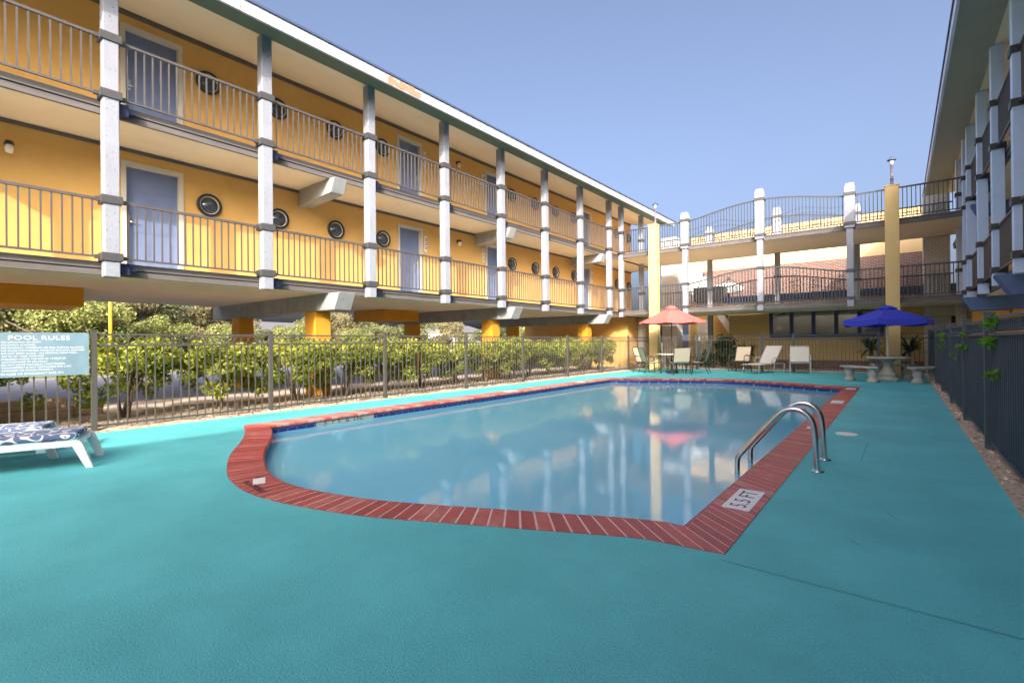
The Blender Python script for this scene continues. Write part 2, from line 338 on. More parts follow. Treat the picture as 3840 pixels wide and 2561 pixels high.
# leaves: many small bent diamonds spread through clumps
def leaf_mesh(name, mat, clumps, n, size, flat=.35, seed=0, tone_noise=.5, long=1.6):
    g = np.random.default_rng(seed)
    w = np.array([c[3]*c[4]*c[5] for c in clumps])**.7; w = w/w.sum()
    idx = g.choice(len(clumps), n, p=w); cl = np.array(clumps)[idx]
    d = g.normal(size=(n, 3)); d /= np.linalg.norm(d, axis=1)[:, None]
    rad = g.uniform(.25, 1, n)**.45
    pos = cl[:, :3]+d*cl[:, 3:6]*rad[:, None]*g.uniform(.88, 1.12, (n, 1))
    nrm = d*.6+g.normal(size=(n, 3))*.7+np.array([0, 0, flat]); nrm /= np.linalg.norm(nrm, axis=1)[:, None]
    t = np.cross(nrm, g.normal(size=(n, 3))); t /= np.linalg.norm(t, axis=1)[:, None]; b = np.cross(nrm, t)
    s = size*g.uniform(.6, 1.3, n)[:, None]
    q = np.stack([pos-t*s*long*.5, pos+b*s*.5+nrm*s*.1, pos+t*s*long*.5, pos-b*s*.5+nrm*s*.1], 1).reshape(-1, 3)
    me = bpy.data.meshes.new(name); me.vertices.add(4*n); me.vertices.foreach_set('co', q.ravel())
    me.loops.add(4*n); me.loops.foreach_set('vertex_index', np.arange(4*n)); me.polygons.add(n)
    me.polygons.foreach_set('loop_start', np.arange(0, 4*n, 4)); me.polygons.foreach_set('loop_total', np.full(n, 4))
    me.materials.append(mat)
    ct = g.uniform(0, 1, len(clumps))[idx]
    tone = np.clip(ct*(1-tone_noise)+g.uniform(0, 1, n)*tone_noise, 0, 1)
    at = me.attributes.new('tone', 'FLOAT', 'FACE'); at.data.foreach_set('value', tone)
    me.update(); return me

# ------------------------------------------------------------------ pool outline
def catmull(P, k=10):
    out = []
    for i in range(len(P)-1):
        p0 = P[max(i-1, 0)]; p1 = P[i]; p2 = P[i+1]; p3 = P[min(i+2, len(P)-1)]
        for j in range(k):
            t = j/k
            out.append(tuple(.5*((2*p1[a])+(-p0[a]+p2[a])*t+(2*p0[a]-5*p1[a]+4*p2[a]-p3[a])*t*t+(-p0[a]+3*p1[a]-3*p2[a]+p3[a])*t**3) for a in (0, 1)))
    out.append(tuple(P[-1])); return out
near = [(-1.13, 3.23), (-1.41, 3.17), (-2.2, 2.80), (-3.02, 2.41), (-3.47, 2.26), (-3.89, 2.17), (-4.22, 2.145), (-4.6, 2.19), (-5.01, 2.31), (-5.69, 2.61), (-6.47, 3.06), (-7.08, 3.36), (-7.50, 3.52)]
nearc = catmull(near, 8)
farc = [(x, 18.21-y) for x, y in nearc[::-1]]
def densify(a, b, step):
    n = max(1, int(math.dist(a, b)/step)); return [(a[0]+(b[0]-a[0])*i/n, a[1]+(b[1]-a[1])*i/n) for i in range(n)]
inner = nearc[:-1]+densify(nearc[-1], farc[0], .5)+farc[:-1]+densify(farc[-1], nearc[0], .5)      # clockwise seen from above
def offset_poly(P, d):
    out = []; n = len(P)
    for i in range(n):
        a, b, c = Vector(P[i-1]), Vector(P[i]), Vector(P[(i+1) % n])
        e1 = (b-a).normalized(); e2 = (c-b).normalized()
        n1 = Vector((-e1.y, e1.x)); n2 = Vector((-e2.y, e2.x)); h = (n1+n2)
        h = h/max(.3, h.dot(n1)) if h.length > 1e-6 else n1
        out.append(tuple(b+h*d))
    return out
area = sum(inner[i-1][0]*inner[i][1]-inner[i][0]*inner[i-1][1] for i in range(len(inner)))/2
SG = -1 if area > 0 else 1
CW = .335
outer = offset_poly(inner, SG*CW)

def sheet_with_hole(mb, rect, hole, z):
    x0, x1, y0, y1 = rect
    A = [Vector((x, y, 0)) for x, y in ((x0, y0), (x1, y0), (x1, y1), (x0, y1))]
    H = [Vector((x, y, 0)) for x, y in hole]
    vs = A+H
    mb.add([(v.x, v.y, z) for v in vs], [tuple(t) for t in tessellate_polygon([A, H])])

# ------------------------------------------------------------------ ground
FX, RX = -8.98, .77        # left fence line, right fence line
mb = MB(); sheet_with_hole(mb, (-8.88, .64, -8, 21.62), outer, 0.)
mb.cur = 1
def joint(a, b, w=.006):
    a, b = Vector((*a, 0)), Vector((*b, 0)); d = (b-a).normalized(); n = Vector((-d.y, d.x, 0))*w/2
    mb.quad((*(a+n).xy, .003), (*(b+n).xy, .003), (*(b-n).xy, .003), (*(a-n).xy, .003))
joint((-.80, 2.85), (.60, 2.83), .005); joint((-.31, 7.13), (-.32, 6.0)); joint((-.32, 6.0), (.05, 5.97)); joint((-.31, 7.13), (.6, 7.1), .004)
joint((-.1, 4.35), (-.02, 4.2)); joint((-.25, 3.6), (-.2, 3.55)); joint((-.82, 10.2), (.6, 10.17), .004)
struct('deck', mb, [K['deck'], K['crack']], recalc=False)
mb = MB(); sheet_with_hole(mb, (-400, 400, -400, 500), [(-8.84, -7.9), (.60, -7.9), (.60, 21.58), (-8.84, 21.58)], -.012)
struct('ground', mb, K['grass'], recalc=False)
mb = MB(); mb.box(-26, -10.95, -25, 46, -.3, -.004); struct('parking_lot', mb, K['asphalt'])
mb = MB(); mb.box(-12.75, -11.15, -25, 24.0, -.2, .045)
struct('sidewalk', mb, K['sidewalk'])
mb = MB()
for i in range(30):                                     # uneven litter bed
    pass
gx = np.linspace(-11.15, -8.88, 24); gy = np.linspace(-10, 21.4, 160)
hz = .02+rng.uniform(0, .035, (len(gy), len(gx)))
for j in range(len(gy)):
    for i in range(len(gx)): mb.v.append((gx[i], gy[j], hz[j, i] if 0 < i < len(gx)-1 else .0))
for j in range(len(gy)-1):
    for i in range(len(gx)-1):
        a = j*len(gx)+i; mb.f.append([a, a+1, a+1+len(gx), a+len(gx)]); mb.mi.append(0); mb.tone.append(.5)
struct('planting_bed', mb, K['mulch'])
mb = MB(); mb.box(.60, 1.15, -8, 21.55, -.2, -.002); struct('gravel_bed', mb, K['mulch'])
mb = MB(); mb.box(1.15, 14, -8, 21.4, -.2, -.004); struct('parking_lot', mb, K['asphalt'])
mb = MB(); mb.box(-9.5, 14, 21.62, 24.3, -.2, -.001); struct('walkway', mb, K['sidewalk'])
# loose stones: pebbles along both beds, nobody could count them
def pebbles(name, n, xr, yr, z, sz):
    mb = MB()
    for i in range(n):
        c = Vector((random.uniform(*xr), random.uniform(*yr), z)); s = random.uniform(*sz); mb.t = random.random()
        vs = []
        for (a, b, h) in ((1, 0, 0), (.2, .9, 0), (-.9, .3, 0), (-.3, -.8, 0), (0, 0, .75), (.3, .2, .55)):
            vs.append(tuple(c+Vector((a*s*random.uniform(.7, 1.2), b*s*random.uniform(.7, 1.2), h*s))))
        mb.add(vs, [(0, 1, 5), (1, 4, 5), (1, 2, 4), (2, 3, 4), (3, 0, 4), (0, 5, 4)])
    o = link(name, mb.mesh(name, K['gravel'], True, False)); tag(o, kind='stuff'); return o
pebbles('gravel', 2600, (-10.5, -8.93), (-1, 21), .03, (.012, .045))
pebbles('gravel', 700, (.66, 1.1), (2, 21), .0, (.012, .04))

# ------------------------------------------------------------------ swimming pool
pool = thing('swimming_pool', 'kidney ended swimming pool edged in red brick with clear blue water', 'swimming pool', (-4.3, 9.1, 0))
P3 = lambda P, z: [(x, y, z) for x, y in P]
mb = MB(); n = len(inner)
shell = offset_poly(inner, SG*.03)
def depth(x, y): return -1.15-.75*max(0, min(1, (10.5-y)/6))
fl = offset_poly(inner, -SG*.12)
vs = P3(shell, -.27)+[(x, y, depth(x, y)+.12) for x, y in shell]+[(x, y, depth(x, y)) for x, y in fl]
mb.add(vs, [(i, (i+1) % n, n+(i+1) % n, n+i) for i in range(n)]+[(n+i, n+(i+1) % n, 2*n+(i+1) % n, 2*n+i) for i in range(n)], True)
H = [Vector((x, y, 0)) for x, y in fl]
mb.add([(x, y, depth(x, y)) for x, y in fl], [tuple(t) for t in tessellate_polygon([H])])
wpart('basin', mb, K['basin'], pool, recalc=False)
mb = MB(); vs = P3(shell, -.27)+P3(shell, -.03)
mb.add(vs, [(i, (i+1) % n, n+(i+1) % n, n+i) for i in range(n)])
wpart('tile_band', mb, K['tile'], pool, recalc=False)
mb = MB(); o2 = offset_poly(inner, SG*(CW-.004)); vs = P3(offset_poly(inner, SG*.012), .0025)+P3(o2, .0025)+P3(inner, -.05)+P3(o2, -.05)
mb.add(vs, [(i, (i+1) % n, n+(i+1) % n, n+i) for i in range(n)]+[(2*n+i, 2*n+(i+1) % n, 3*n+(i+1) % n, 3*n+i) for i in range(n)])
wpart('mortar_bed', mb, K['mortar'], pool, recalc=False)
mb = MB()
def resample(P, step):                                  # arc-length samples of one run (inner edge), with corner handling
    d = [0]
    for a, b in zip(P, P[1:]): d.append(d[-1]+math.dist(a, b))
    m = max(1, round(d[-1]/step)); out = []
    for k in range(m+1):
        t = d[-1]*k/m; i = min(len(d)-2, max(0, int(np.searchsorted(d, t)-1))); u = (t-d[i])/max(1e-9, d[i+1]-d[i])
        out.append((P[i][0]+(P[i+1][0]-P[i][0])*u, P[i][1]+(P[i+1][1]-P[i][1])*u))
    return out
def run_bricks(idx, t0=0., t1=.85):
    A = resample([inner[i % n] for i in idx], .103); B0 = [outer[i % n] for i in idx]
    # outer samples at matching fraction of arc length
    dB = [0]
    for a, b in zip(B0, B0[1:]): dB.append(dB[-1]+math.dist(a, b))
    m = len(A)-1; Bq = []
    for k in range(m+1):
        t = dB[-1]*k/m; i = min(len(dB)-2, max(0, int(np.searchsorted(dB, t)-1))); u = (t-dB[i])/max(1e-9, dB[i+1]-dB[i])
        Bq.append((B0[i][0]+(B0[i+1][0]-B0[i][0])*u, B0[i][1]+(B0[i+1][1]-B0[i][1])*u))
    g = .075                                           # joint share
    for k in range(m):
        a0 = Vector(A[k]).lerp(Vector(A[k+1]), g); a1 = Vector(A[k+1]).lerp(Vector(A[k]), g)
        b0 = Vector(Bq[k]).lerp(Vector(Bq[k+1]), g); b1 = Vector(Bq[k+1]).lerp(Vector(Bq[k]), g)
        mb.t = random.uniform(t0, t1); zt = random.uniform(.0045, .006)
        e = lambda p, q, s: p+(q-p).normalized()*s
        prof = [(0.015, -.055), (-.012, -.035), (-.012, -.012), (0.004, zt), (CW, zt), (CW, -.02)]
        vs = []
        for a, b in ((a0, b0), (a1, b1)):
            L_ = (b-a).length
            for s, z in prof: p = e(a, b, s*L_/CW if s > .01 else s); vs.append((p.x, p.y, z))
        q = len(prof)
        mb.add(vs, [(i, i+1, q+i+1, q+i) for i in range(q-1)]+[tuple(range(q)), tuple(range(2*q-1, q-1, -1))])
i1 = len(nearc)-1; i2 = inner.index(farc[0]); i3 = i2+len(farc)-1
run_bricks(range(0, i1+1)); run_bricks(range(i1, i2+1), .7, 1.25); run_bricks(range(i2, i3+1), .1, 1.1); run_bricks(range(i3, n+1))  # left run takes the painted sunlit tone, far run a mix
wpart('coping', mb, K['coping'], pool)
def plaque(x, y, w, l, body, size, rz=R(90), dark=True):
    m = MB(); m.box(-l/2, l/2, -w/2, w/2, -.01, .009)
    o = lpart('depth_marker', m, K['white_tile'], pool, .002); o.location = (x+4.3, y-9.1, 0); o.rotation_euler = (0, 0, rz)
    if body: text('lettering', body, size, K['ink_grey'], o, (0, -size*.34, .0098), (0, 0, 0), 'CENTER', .0004, 1.05)
    return o
plaque(-.945, 4.035, .19, .54, '5.5 FT', .165)
plaque(-.97, 11.4, .2, .5, '', .1); plaque(-.96, 14.6, .2, .36, '', .1); plaque(-.975, 7.86, .1, .12, '', .1)
plaque(-7.66, 9.6, .2, .4, '', .1); plaque(-7.66, 13.0, .2, .4, '', .1)
o = plaque(-4.50, 2.02, .10, .20, '', .07, rz=R(-25))
text('lettering', 'NO DIVING', .085, K['ink'], pool, (-4.36+4.3, 1.885-9.1, .0085), (0, 0, R(-6)), 'CENTER', .0004)
text('lettering', 'NO', .085, K['ink'], pool, (-4.60+4.3, 2.03-9.1, .0085), (0, 0, R(-35)), 'CENTER', .0004)
# waterline depth tiles on the left wall
m = MB(); m.box(-7.531, -7.522, 4.30, 5.42, -.235, -.05); o = wpart('depth_marker', m, K['old_tile'], pool)
text('lettering', '5 FT 6 IN', .095, K['ink'], o, (-7.5215, 4.42, -.122), (R(90), 0, R(90)), 'LEFT', .0004, 1.25, 1.6).name = 'lettering'
mb = MB(); H = [Vector((x, y, 0)) for x, y in shell]
mb.add([(x, y, -.13) for x, y in shell], [tuple(t) for t in tessellate_polygon([H])])
me = mb.mesh('water', K['water'], False)
bm = bmesh.new(); bm.from_mesh(me)
bmesh.ops.recalc_face_normals(bm, faces=bm.faces)
if sum(f.normal.z for f in bm.faces) < 0: bmesh.ops.reverse_faces(bm, faces=bm.faces)
bm.to_mesh(me); bm.free()
tag(link('water', me), kind='structure')
# handrail
h = thing('pool_handrail', 'bent stainless steel handrail pair beside the 5.5 FT marker', 'handrail', (-.61, 5.58, 0))
def rail_pts(y):
    K0 = [(-.61, 0), (-.622, .2), (-.632, .38), (-.66, .485), (-.735, .552), (-.83, .562), (-.915, .52), (-1.0, .42), (-1.12, .275), (-1.24, .12), (-1.285, .06), (-1.303, .0), (-1.306, -.2), (-1.306, -.6)]
    return [(x, y, z) for x, z in catmull(K0, 5)]
for y in (5.3, 5.86):
    m = MB(); m.tube(rail_pts(y), .025, 14); a = wpart('rail', m, K['chrome'], h)
    m = MB(); m.lathe([(.001, .0), (.055, .0), (.055, .008), (.04, .016), (.024, .022), (.001, .022)], (-.61, y, 0), 20); wpart('base_flange', m, K['chrome'], h)
m = MB(); m.lathe([(.001, 0), (.125, 0), (.125, .006), (.118, .009), (.001, .01)], (0, 0, 0), 32)
o = link('skimmer_lid', m.mesh('skimmer_lid', K['white_tile']), None, (-.55, 7.62, 0)); tag(o, 'round cream skimmer lid set in the turquoise deck beyond the handrail', 'skimmer lid')

# ------------------------------------------------------------------ motel buildings
F1, F2 = 2.56, 5.12                      # walkway floors
YS = [2.14+2.43*k for k in range(-4, 8)]+[20.33]
def window_ring(xf, y, z, parent, mb_cls=MB):
    m = MB(xf); m.lathe([(.185, .004), (.185, .035), (.192, .042), (.228, .042), (.235, .034), (.235, .004)], (-11.3, y, z), 28, 'x')
    # frame ring only: drop caps by building the inside of the ring too
    return m
class Ring(MB):
    def ring(s, prof, c, n=28):
        vs = []
        for r, hh in prof:
            for k in range(n):
                a = 2*PI*k/n; vs.append((c[0]+hh, c[1]+r*math.cos(a), c[2]+r*math.sin(a)))
        m = len(prof); s.add(vs, [(i*n+k, i*n+(k+1) % n, ((i+1) % m)*n+(k+1) % n, ((i+1) % m)*n+k) for i in range(m) for k in range(n)], True); return s
shared = {}
def shared_mesh(key, fn):
    if key not in shared: shared[key] = fn()
    return shared[key]
def railing_mesh(L):
    m = MB(); e = .11
    m.box(-.026, .026, e, L-e, .945, .985); m.box(-.018, .018, e, L-e, .05, .08)
    k = max(2, round((L-2*e)/.118)); 
    for i in range(1, k):
        y = e+(L-2*e)*i/k; m.box(-.011, .011, y-.011, y+.011, .08, .945)
    return m.mesh('railing', K['rail'])
def column_mesh(k='column'):
    m = MB(); m.box(-.1, .1, -.1, .1, 0, 4.97); return m.mesh('column', K[k])
def strap_mesh():
    m = MB(); m.box(-.125, .125, -.135, .135, -.062, .062); m.box(-.03, .03, .135, .2, -.03, .03); m.box(-.03, .03, -.2, -.135, -.03, .03); return m.mesh('strap', K['bracket'])
def block_mesh():
    m = MB(); m.box(-.07, .02, .1, .24, -.09, .09); m.box(-.09, .0, .1, .34, -.02, .05); return m.mesh('bracket_block', K['blue_block'])

def door_set(xf, b, y0, y1, zf, number_side):
    """leaf, frame and handle in a 9 cm recess of the wall"""
    W = -11.3; zt = zf+2.04
    m = MB(xf); m.box(W-.13, W-.085, y0+.004, y1-.004, zf+.012, zt)
    w = y1-y0
    for (a0, a1) in ((.13, .45), (.55, .87)):
        for (c0, c1) in ((.10, .72), (.82, 1.50), (1.60, 1.90)):
            ya, yb = y0+w*a0, y0+w*a1
            m.box(W-.086, W-.077, ya, yb, zf+c0, zf+c1); m.box(W-.078, W-.072, ya+.04, yb-.04, zf+c0+.05, zf+c1-.05)
    d = wpart('door', m, K['door'], b)
    m = MB(xf); s = .07 if number_side > 0 else w-.07
    ys = y0+s; m.box(W-.084, W-.072, ys-.03, ys+.03, zf+.93, zf+1.13); 
    m.tube([(W-.072, ys, zf+1.0), (W-.03, ys, zf+1.0), (W-.03, ys+(.1 if number_side > 0 else -.1), zf+1.0)], .011, 8)
    o = wpart('handle', m, K['chrome'], d)
    m = MB(xf)
    m.box(W-.02, W+.02, y0-.075, y0, zf, zt+.08); m.box(W-.02, W+.02, y1, y1+.075, zf, zt+.08); m.box(W-.02, W+.02, y0, y1, zt, zt+.08)
    m.box(W-.13, W-.0, y0-.004, y0+.004, zf, zt); m.box(W-.13, W-.0, y1-.004, y1+.004, zf, zt); m.box(W-.13, W-.0, y0, y1, zt-.004, zt+.004)
    m.box(W-.13, W+.01, y0, y1, zf, zf+.012)
    wpart('door_frame', m, K['trim'], b)
    yp = (y0-.2) if number_side > 0 else (y1+.2)
    m = MB(xf); m.box(W+.002, W+.012, yp-.05, yp+.05, zf+1.45, zf+1.92); pl = wpart('number_plate', m, K['white_tile'], b)
    m = MB(xf)
    for i in range(3):
        z = zf+1.56+i*.125; m.box(W+.012, W+.016, yp-.028, yp+.028, z-.04, z-.024); m.box(W+.012, W+.016, yp+.01, yp+.028, z-.024, z+.04); m.box(W+.012, W+.016, yp-.028, yp+.01, z+.024, z+.04)
    wpart('numeral', m, K['ink'], pl)

def build_motel(xf, label, base, left):
    b = thing('motel_building', label, 'building', base, 0, 'motel wings round the pool')
    Y0, Y1, W = (-10.4 if left else -26.), (24.6 if left else 27.2), -11.3
    doors = [(-7.5, -6.65, 1), (-1.12, -.35, -1), (2.70, 3.555, 1), (9.08, 9.86, -1), (12.90, 13.70, 1), (19.30, 20.13, -1)]
    ports = [-6.1, -4.64, -3.17, -1.7, 4.10, 5.56, 7.03, 8.49, 14.29, 15.76, 17.23, 18.70, 22.9, 24.3]
    # wall with door openings
    m = MB(xf)
    for zf, zb, ztop in ((F1, F1-.02, F2-.2), (F2, F2-.02, 7.49)):
        ys = [Y0]+[v for d in doors for v in d[:2]]+[Y1]
        for i in range(0, len(ys), 2): m.quad((W, ys[i], zb), (W, ys[i+1], zb), (W, ys[i+1], ztop), (W, ys[i], ztop))
        for d in doors: m.quad((W, d[0], zf+2.04), (W, d[1], zf+2.04), (W, d[1], ztop), (W, d[0], ztop))
    m.quad((W, Y0, F1), (-15.9, Y0, F1), (-15.9, Y0, 7.9), (W, Y0, 7.5)); m.quad((W, Y1, F1), (-15.9, Y1, F1), (-15.9, Y1, 7.9), (W, Y1, 7.5))
    m.quad((-15.9, Y0, F1), (-15.9, Y1, F1), (-15.9, Y1, 7.6), (-15.9, Y0, 7.6)); m.quad((W-.135, Y0, F1), (W-.135, Y1, F1), (W-.135, Y1, 7.4), (W-.135, Y0, 7.4))
    wpart('wall', m, K['wall'], b, recalc=False)
    # crown strip where wall meets soffit
    m = MB(xf); m.box(W, W+.03, Y0, Y1, 7.40, 7.46); m.box(W, W+.03, Y0, Y1, F2-.27, F2-.21); wpart('cornice_strip', m, K['slab'], b)
    for d in doors:
        for zf in (F1, F2): door_set(xf, b, d[0], d[1], zf, d[2])
    for y in ports:
        for z in (4.14, 6.69):
            m = Ring(xf); m.ring([(.188, .003), (.188, .05), (.20, .058), (.222, .058), (.235, .046), (.235, .003)], (W, y, z)); p = wpart('porthole', m, K['black'], b)
            m = Ring(xf); m.ring([(.166, .008), (.166, .022), (.188, .034), (.188, .008)], (W, y, z)); wpart('inner_ring', m, K['trim'], p)
            m = MB(xf); m.lathe([(.168, .010), (.168, .014), (.0005, .016)], (W, y, z), 28, 'x'); wpart('glass', m, K['porthole_glass'], p)
    # walkway slabs
    for zt, xb in ((F1, -15.9), (F2, W)):
        m = MB(xf); m.box(xb, -9.99, Y0, Y1, zt-.2, zt); m.cur = 1
        m.box(-9.99, -9.93, Y0, Y1, zt-.205, zt-.115); m.box(-9.99, -9.915, Y0, Y1, zt-.095, zt+.004); m.box(-9.99, -9.95, Y0, Y1, zt-.115, zt-.095)
        wpart('walkway_slab', m, [K['soffit'], K['slab']], b)
    # roof, soffit and eave
    m = MB(xf); m.prism([(-16.9, 7.30), (-13.6, 8.35), (-9.0, 7.36), (-9.0, 7.335), (-13.6, 8.3), (-16.9, 7.24)], 'y', Y0-.5, Y1+.35); r = wpart('roof', m, K['shingle'], b)
    m = MB(xf); m.prism([(W+.03, 7.49), (-9.76, 7.285), (-9.76, 7.31), (W+.03, 7.52)], 'y', Y0-.4, Y1+.25); wpart('soffit', m, K['soffit'], r)
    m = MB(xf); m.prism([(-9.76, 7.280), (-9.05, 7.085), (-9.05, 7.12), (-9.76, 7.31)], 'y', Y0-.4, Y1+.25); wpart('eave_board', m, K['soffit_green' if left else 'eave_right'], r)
    m = MB(xf); yj = Y0-.45
    while yj < Y1+.3:
        ye = min(yj+3.66, Y1+.3); m.box(-9.05, -9.0, yj+.004, ye-.004, 7.075, 7.30); yj = ye
    m.box(-9.05, -9.015, Y0-.45, Y1+.3, 7.09, 7.29)
    wpart('fascia', m, K['fascia' if left else 'fascia_skylit'], r)
    m = MB(xf); m.box(-9.06, -8.972, Y0-.5, Y1+.35, 7.302, 7.345); wpart('drip_edge', m, K['drip'], r)
    m = MB(xf); m.prism([(W, 7.45), (W, 7.8), (-13.6, 8.3), (-15.9, 7.55), (-15.9, 7.4)], 'y', Y1-.02, Y1+.02); m.prism([(W, 7.45), (W, 7.8), (-13.6, 8.3), (-15.9, 7.55), (-15.9, 7.4)], 'y', Y0-.02, Y0+.02); wpart('gable', m, K['wall'], b)
    if left:                                          # broken patch of fascia showing bare wood
        m = MB(xf); random.seed(3)
        y = 6.93
        while y < 7.87:
            dy = random.uniform(.05, .12); m.box(-9.02, -8.994+random.uniform(-.004, .004), y, min(y+dy, 7.9), 7.085+random.uniform(0, .03), 7.25+random.uniform(-.05, .045)); y += dy
        wpart('broken_board', m, K['raw_wood'], r)
    # columns, straps, railings
    cm = shared_mesh(('col', left), lambda: column_mesh('column' if left else 'column_skylit')); sm = shared_mesh('strap', strap_mesh); bm_ = shared_mesh('block', block_mesh)
    xc = xf(-9.8, 0, 0)[0]
    bl = Vector(base)
    for y in YS+[22.5]:
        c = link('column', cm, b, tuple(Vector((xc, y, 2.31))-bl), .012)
        for z in (F1+.065, F1+.965, F2+.065, F2+.965): link('strap', sm, c, (0, 0, z-2.31))
        for z in (F1-.1, F2-.1):
            o = link('bracket_block', bm_, c, (0, 0, z-2.31));
            if not left: o.scale = (-1, 1, 1)
    for a, c in zip(YS, YS[1:]):
        L_ = round(c-a, 3); rm = shared_mesh(('rail', L_), lambda: railing_mesh(L_))
        for zf in (F1, F2): link('railing', rm, b, tuple(Vector((xc, a, zf))-bl))
    # cross beams under the rooms, with piers; corbels under the upper walkway
    for y in (-.2, 6.2, 12.42, 18.66):
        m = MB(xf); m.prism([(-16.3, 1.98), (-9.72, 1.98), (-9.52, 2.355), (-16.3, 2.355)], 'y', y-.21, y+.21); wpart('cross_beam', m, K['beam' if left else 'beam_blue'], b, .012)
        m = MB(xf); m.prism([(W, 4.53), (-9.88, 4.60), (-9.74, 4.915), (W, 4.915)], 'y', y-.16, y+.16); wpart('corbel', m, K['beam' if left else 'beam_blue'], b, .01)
        for x, w in ((-10.75, .46), (-14.75, .5)):
            m = MB(xf); m.box(x-w/2, x+w/2, y-.2, y+.2, -.02, 1.98); wpart('pier', m, K['yellow'], b, .02)
    for (x0, y0, y1) in ((-12.45, -3.2, 2.3), (-13.3, 10.0, 11.5)):
        m = MB(xf); m.box(x0-1.7, x0, y0, y1, 2.0, 2.357); wpart('service_box', m, K['yellow'], b, .01)
    # ground floor room at the far end
    m = MB(xf); m.box(-16, -9.98, 21.3, 24.55, 0, F1-.2); wpart('ground_room', m, K['wall'], b)
    m = MB(xf); m.box(-9.95, -9.68, 22.4, 22.7, 0, 2.31); wpart('block_column', m, K['white_brick'], b)
    # white brick end pier
    m = MB(xf); yt = 24.62 if left else 23.78; m.box(-9.63, -8.88, yt, yt+.9, 0, 6.5); wpart('brick_tower', m, K['white_brick'], b)
    return b
idf = lambda x, y, z: (x, y, z)
mir = lambda x, y, z: (-8.18-x, y, z)
build_motel(idf, 'long two storey ochre motel wing raised on piers along the left of the pool', (-11.3, 2.0, 0), True)
build_motel(mir, 'shaded motel wing with blue lit posts at the right edge of the picture', (3.12, 2.0, 0), False)

# wall lamps beside the doors
def wall_lamp(y, z, label):
    t = thing('wall_lamp', label, 'wall lamp', (-11.3, y, z), 0, 'jar lamps on the left wing')
    m = MB(); m.lathe([(.001, -.0), (.055, .0), (.055, .02), (.001, .022)], (0, 0, .03), 14, 'x'); m.tube([(.02, 0, .03), (.08, 0, .05), (.1, 0, .04)], .014, 8); m.lathe([(.001, .05), (.045, .045), (.062, .0), (.06, -.02), (.001, -.02)], (.1, 0, .02), 14); lpart('fixture', m, K['black'], t)
    m = MB(); m.lathe([(.05, -.0), (.056, -.06), (.045, -.12), (.001, -.135)], (.1, 0, 0), 14); lpart('jar', m, K['lamp_glass'], t)
wall_lamp(1.16, 4.47, 'jar lamp on the lower ochre wall at the left edge of the picture')
wall_lamp(11.44, 4.5, 'jar lamp between two doors on the lower floor, middle of the left wing')
wall_lamp(11.44, 7.06, 'jar lamp between two doors on the upper floor, middle of the left wing')
wall_lamp(21.75, 4.5, 'jar lamp at the far end of the lower gallery behind the corner post')
wall_lamp(21.75, 7.06, 'jar lamp at the far end of the upper gallery behind the corner post')

# ------------------------------------------------------------------ footbridge between the wings
YB, YK = 20.24, 23.5
br = thing('footbridge', 'two level footbridge with arched rails joining both motel wings', 'footbridge', (-4.09, YB, 0))
PX = (-6.90, -4.10, -1.31)
for zt in (F1, F2):
    m = MB(); m.box(-9.9, 1.72, YB+.1, YK+.15, zt-.17, zt); m.cur = 1
    m.box(-9.9, 1.72, YB+.02, YB+.1, zt-.17, zt-.03); m.box(-9.9, 1.72, YB+.0, YB+.1, zt-.03, zt+.01); m.box(-9.9, 1.72, YK+.15, YK+.2, zt-.17, zt+.01)
    wpart('bridge_slab', m, [K['soffit'], K['slab']], br)
def arch_panel(x0, x1, zf, y, s0, s1):
    """s0..s1: where the panel sits on the long arch (0..1)"""
    m = MB(); H = 1.0; amp = .37
    bump = lambda s: amp*(math.sin(PI*min(1, max(0, s)))**1.35) if s0 is not None else 0.
    k = max(2, round((x1-x0)/.118)); top = []
    for i in range(0, k+1):
        t = i/k; x = x0+.1+(x1-x0-.2)*t; s = (s0+(s1-s0)*t) if s0 is not None else 0.; z = zf+H+bump(s)
        top.append((x, y, z))
        if 0 < i < k:
            m.box(x-.012, x+.012, y-.012, y+.012, zf+.07, z)
            if s0 is not None:
                for zz in (zf+.30+.33*abs(math.sin(2*PI*s)), zf+.86-.22*abs(math.cos(2*PI*s))): m.cbox((x, y, zz), (.045, .045, .045))
    for a, c in zip(top, top[1:]): m.add([(a[0], y-.022, a[2]-.028), (c[0], y-.022, c[2]-.028), (c[0], y+.022, c[2]-.028), (a[0], y+.022, a[2]-.028), (a[0], y-.022, a[2]+.02), (c[0], y-.022, c[2]+.02), (c[0], y+.022, c[2]+.02), (a[0], y+.022, a[2]+.02)], [(0,3,2,1),(4,5,6,7),(0,1,5,4),(1,2,6,5),(2,3,7,6),(3,0,4,7)])
    m.box(x0+.1, x1-.1, y-.016, y+.016, zf+.05, zf+.08)
    return m
for zf in (F1, F2):
    for y in (YB-.0, YK+.05):
        for x0, x1, s0, s1 in ((-9.8, PX[0], None, None), (PX[0], PX[1], 0, .5), (PX[1], PX[2], .5, 1), (PX[2], 1.62, None, None)):
            wpart('bridge_railing', arch_panel(x0, x1, zf, y, s0, s1), K['bridge_rail'], br)
for y in (YB, YK+.05):
    for i, x in enumerate(PX):
        tops = (6.38, 6.78, 6.42)
        m = MB(); m.box(x-.1, x+.1, y-.1, y+.1, 2.33 if y == YB or i else 0, 5.0); m.box(x-.15, x+.15, y-.15, y+.15, 5.0, tops[i]); m.box(x-.125, x+.125, y-.125, y+.125, tops[i], tops[i]+.1)
        c = wpart('bridge_post', m, K['column'], br, .012)
        for z, w in ((F1+.065, .125), (F1+(1.0 if i != 1 else 1.37), .125), (F2+.03, .172), (F2+(1.03 if i != 1 else 1.37), .172)): m = MB(); m.box(x-w, x+w, y-w, y+w, z-.05, z+.05); wpart('strap', m, K['bracket'], c)

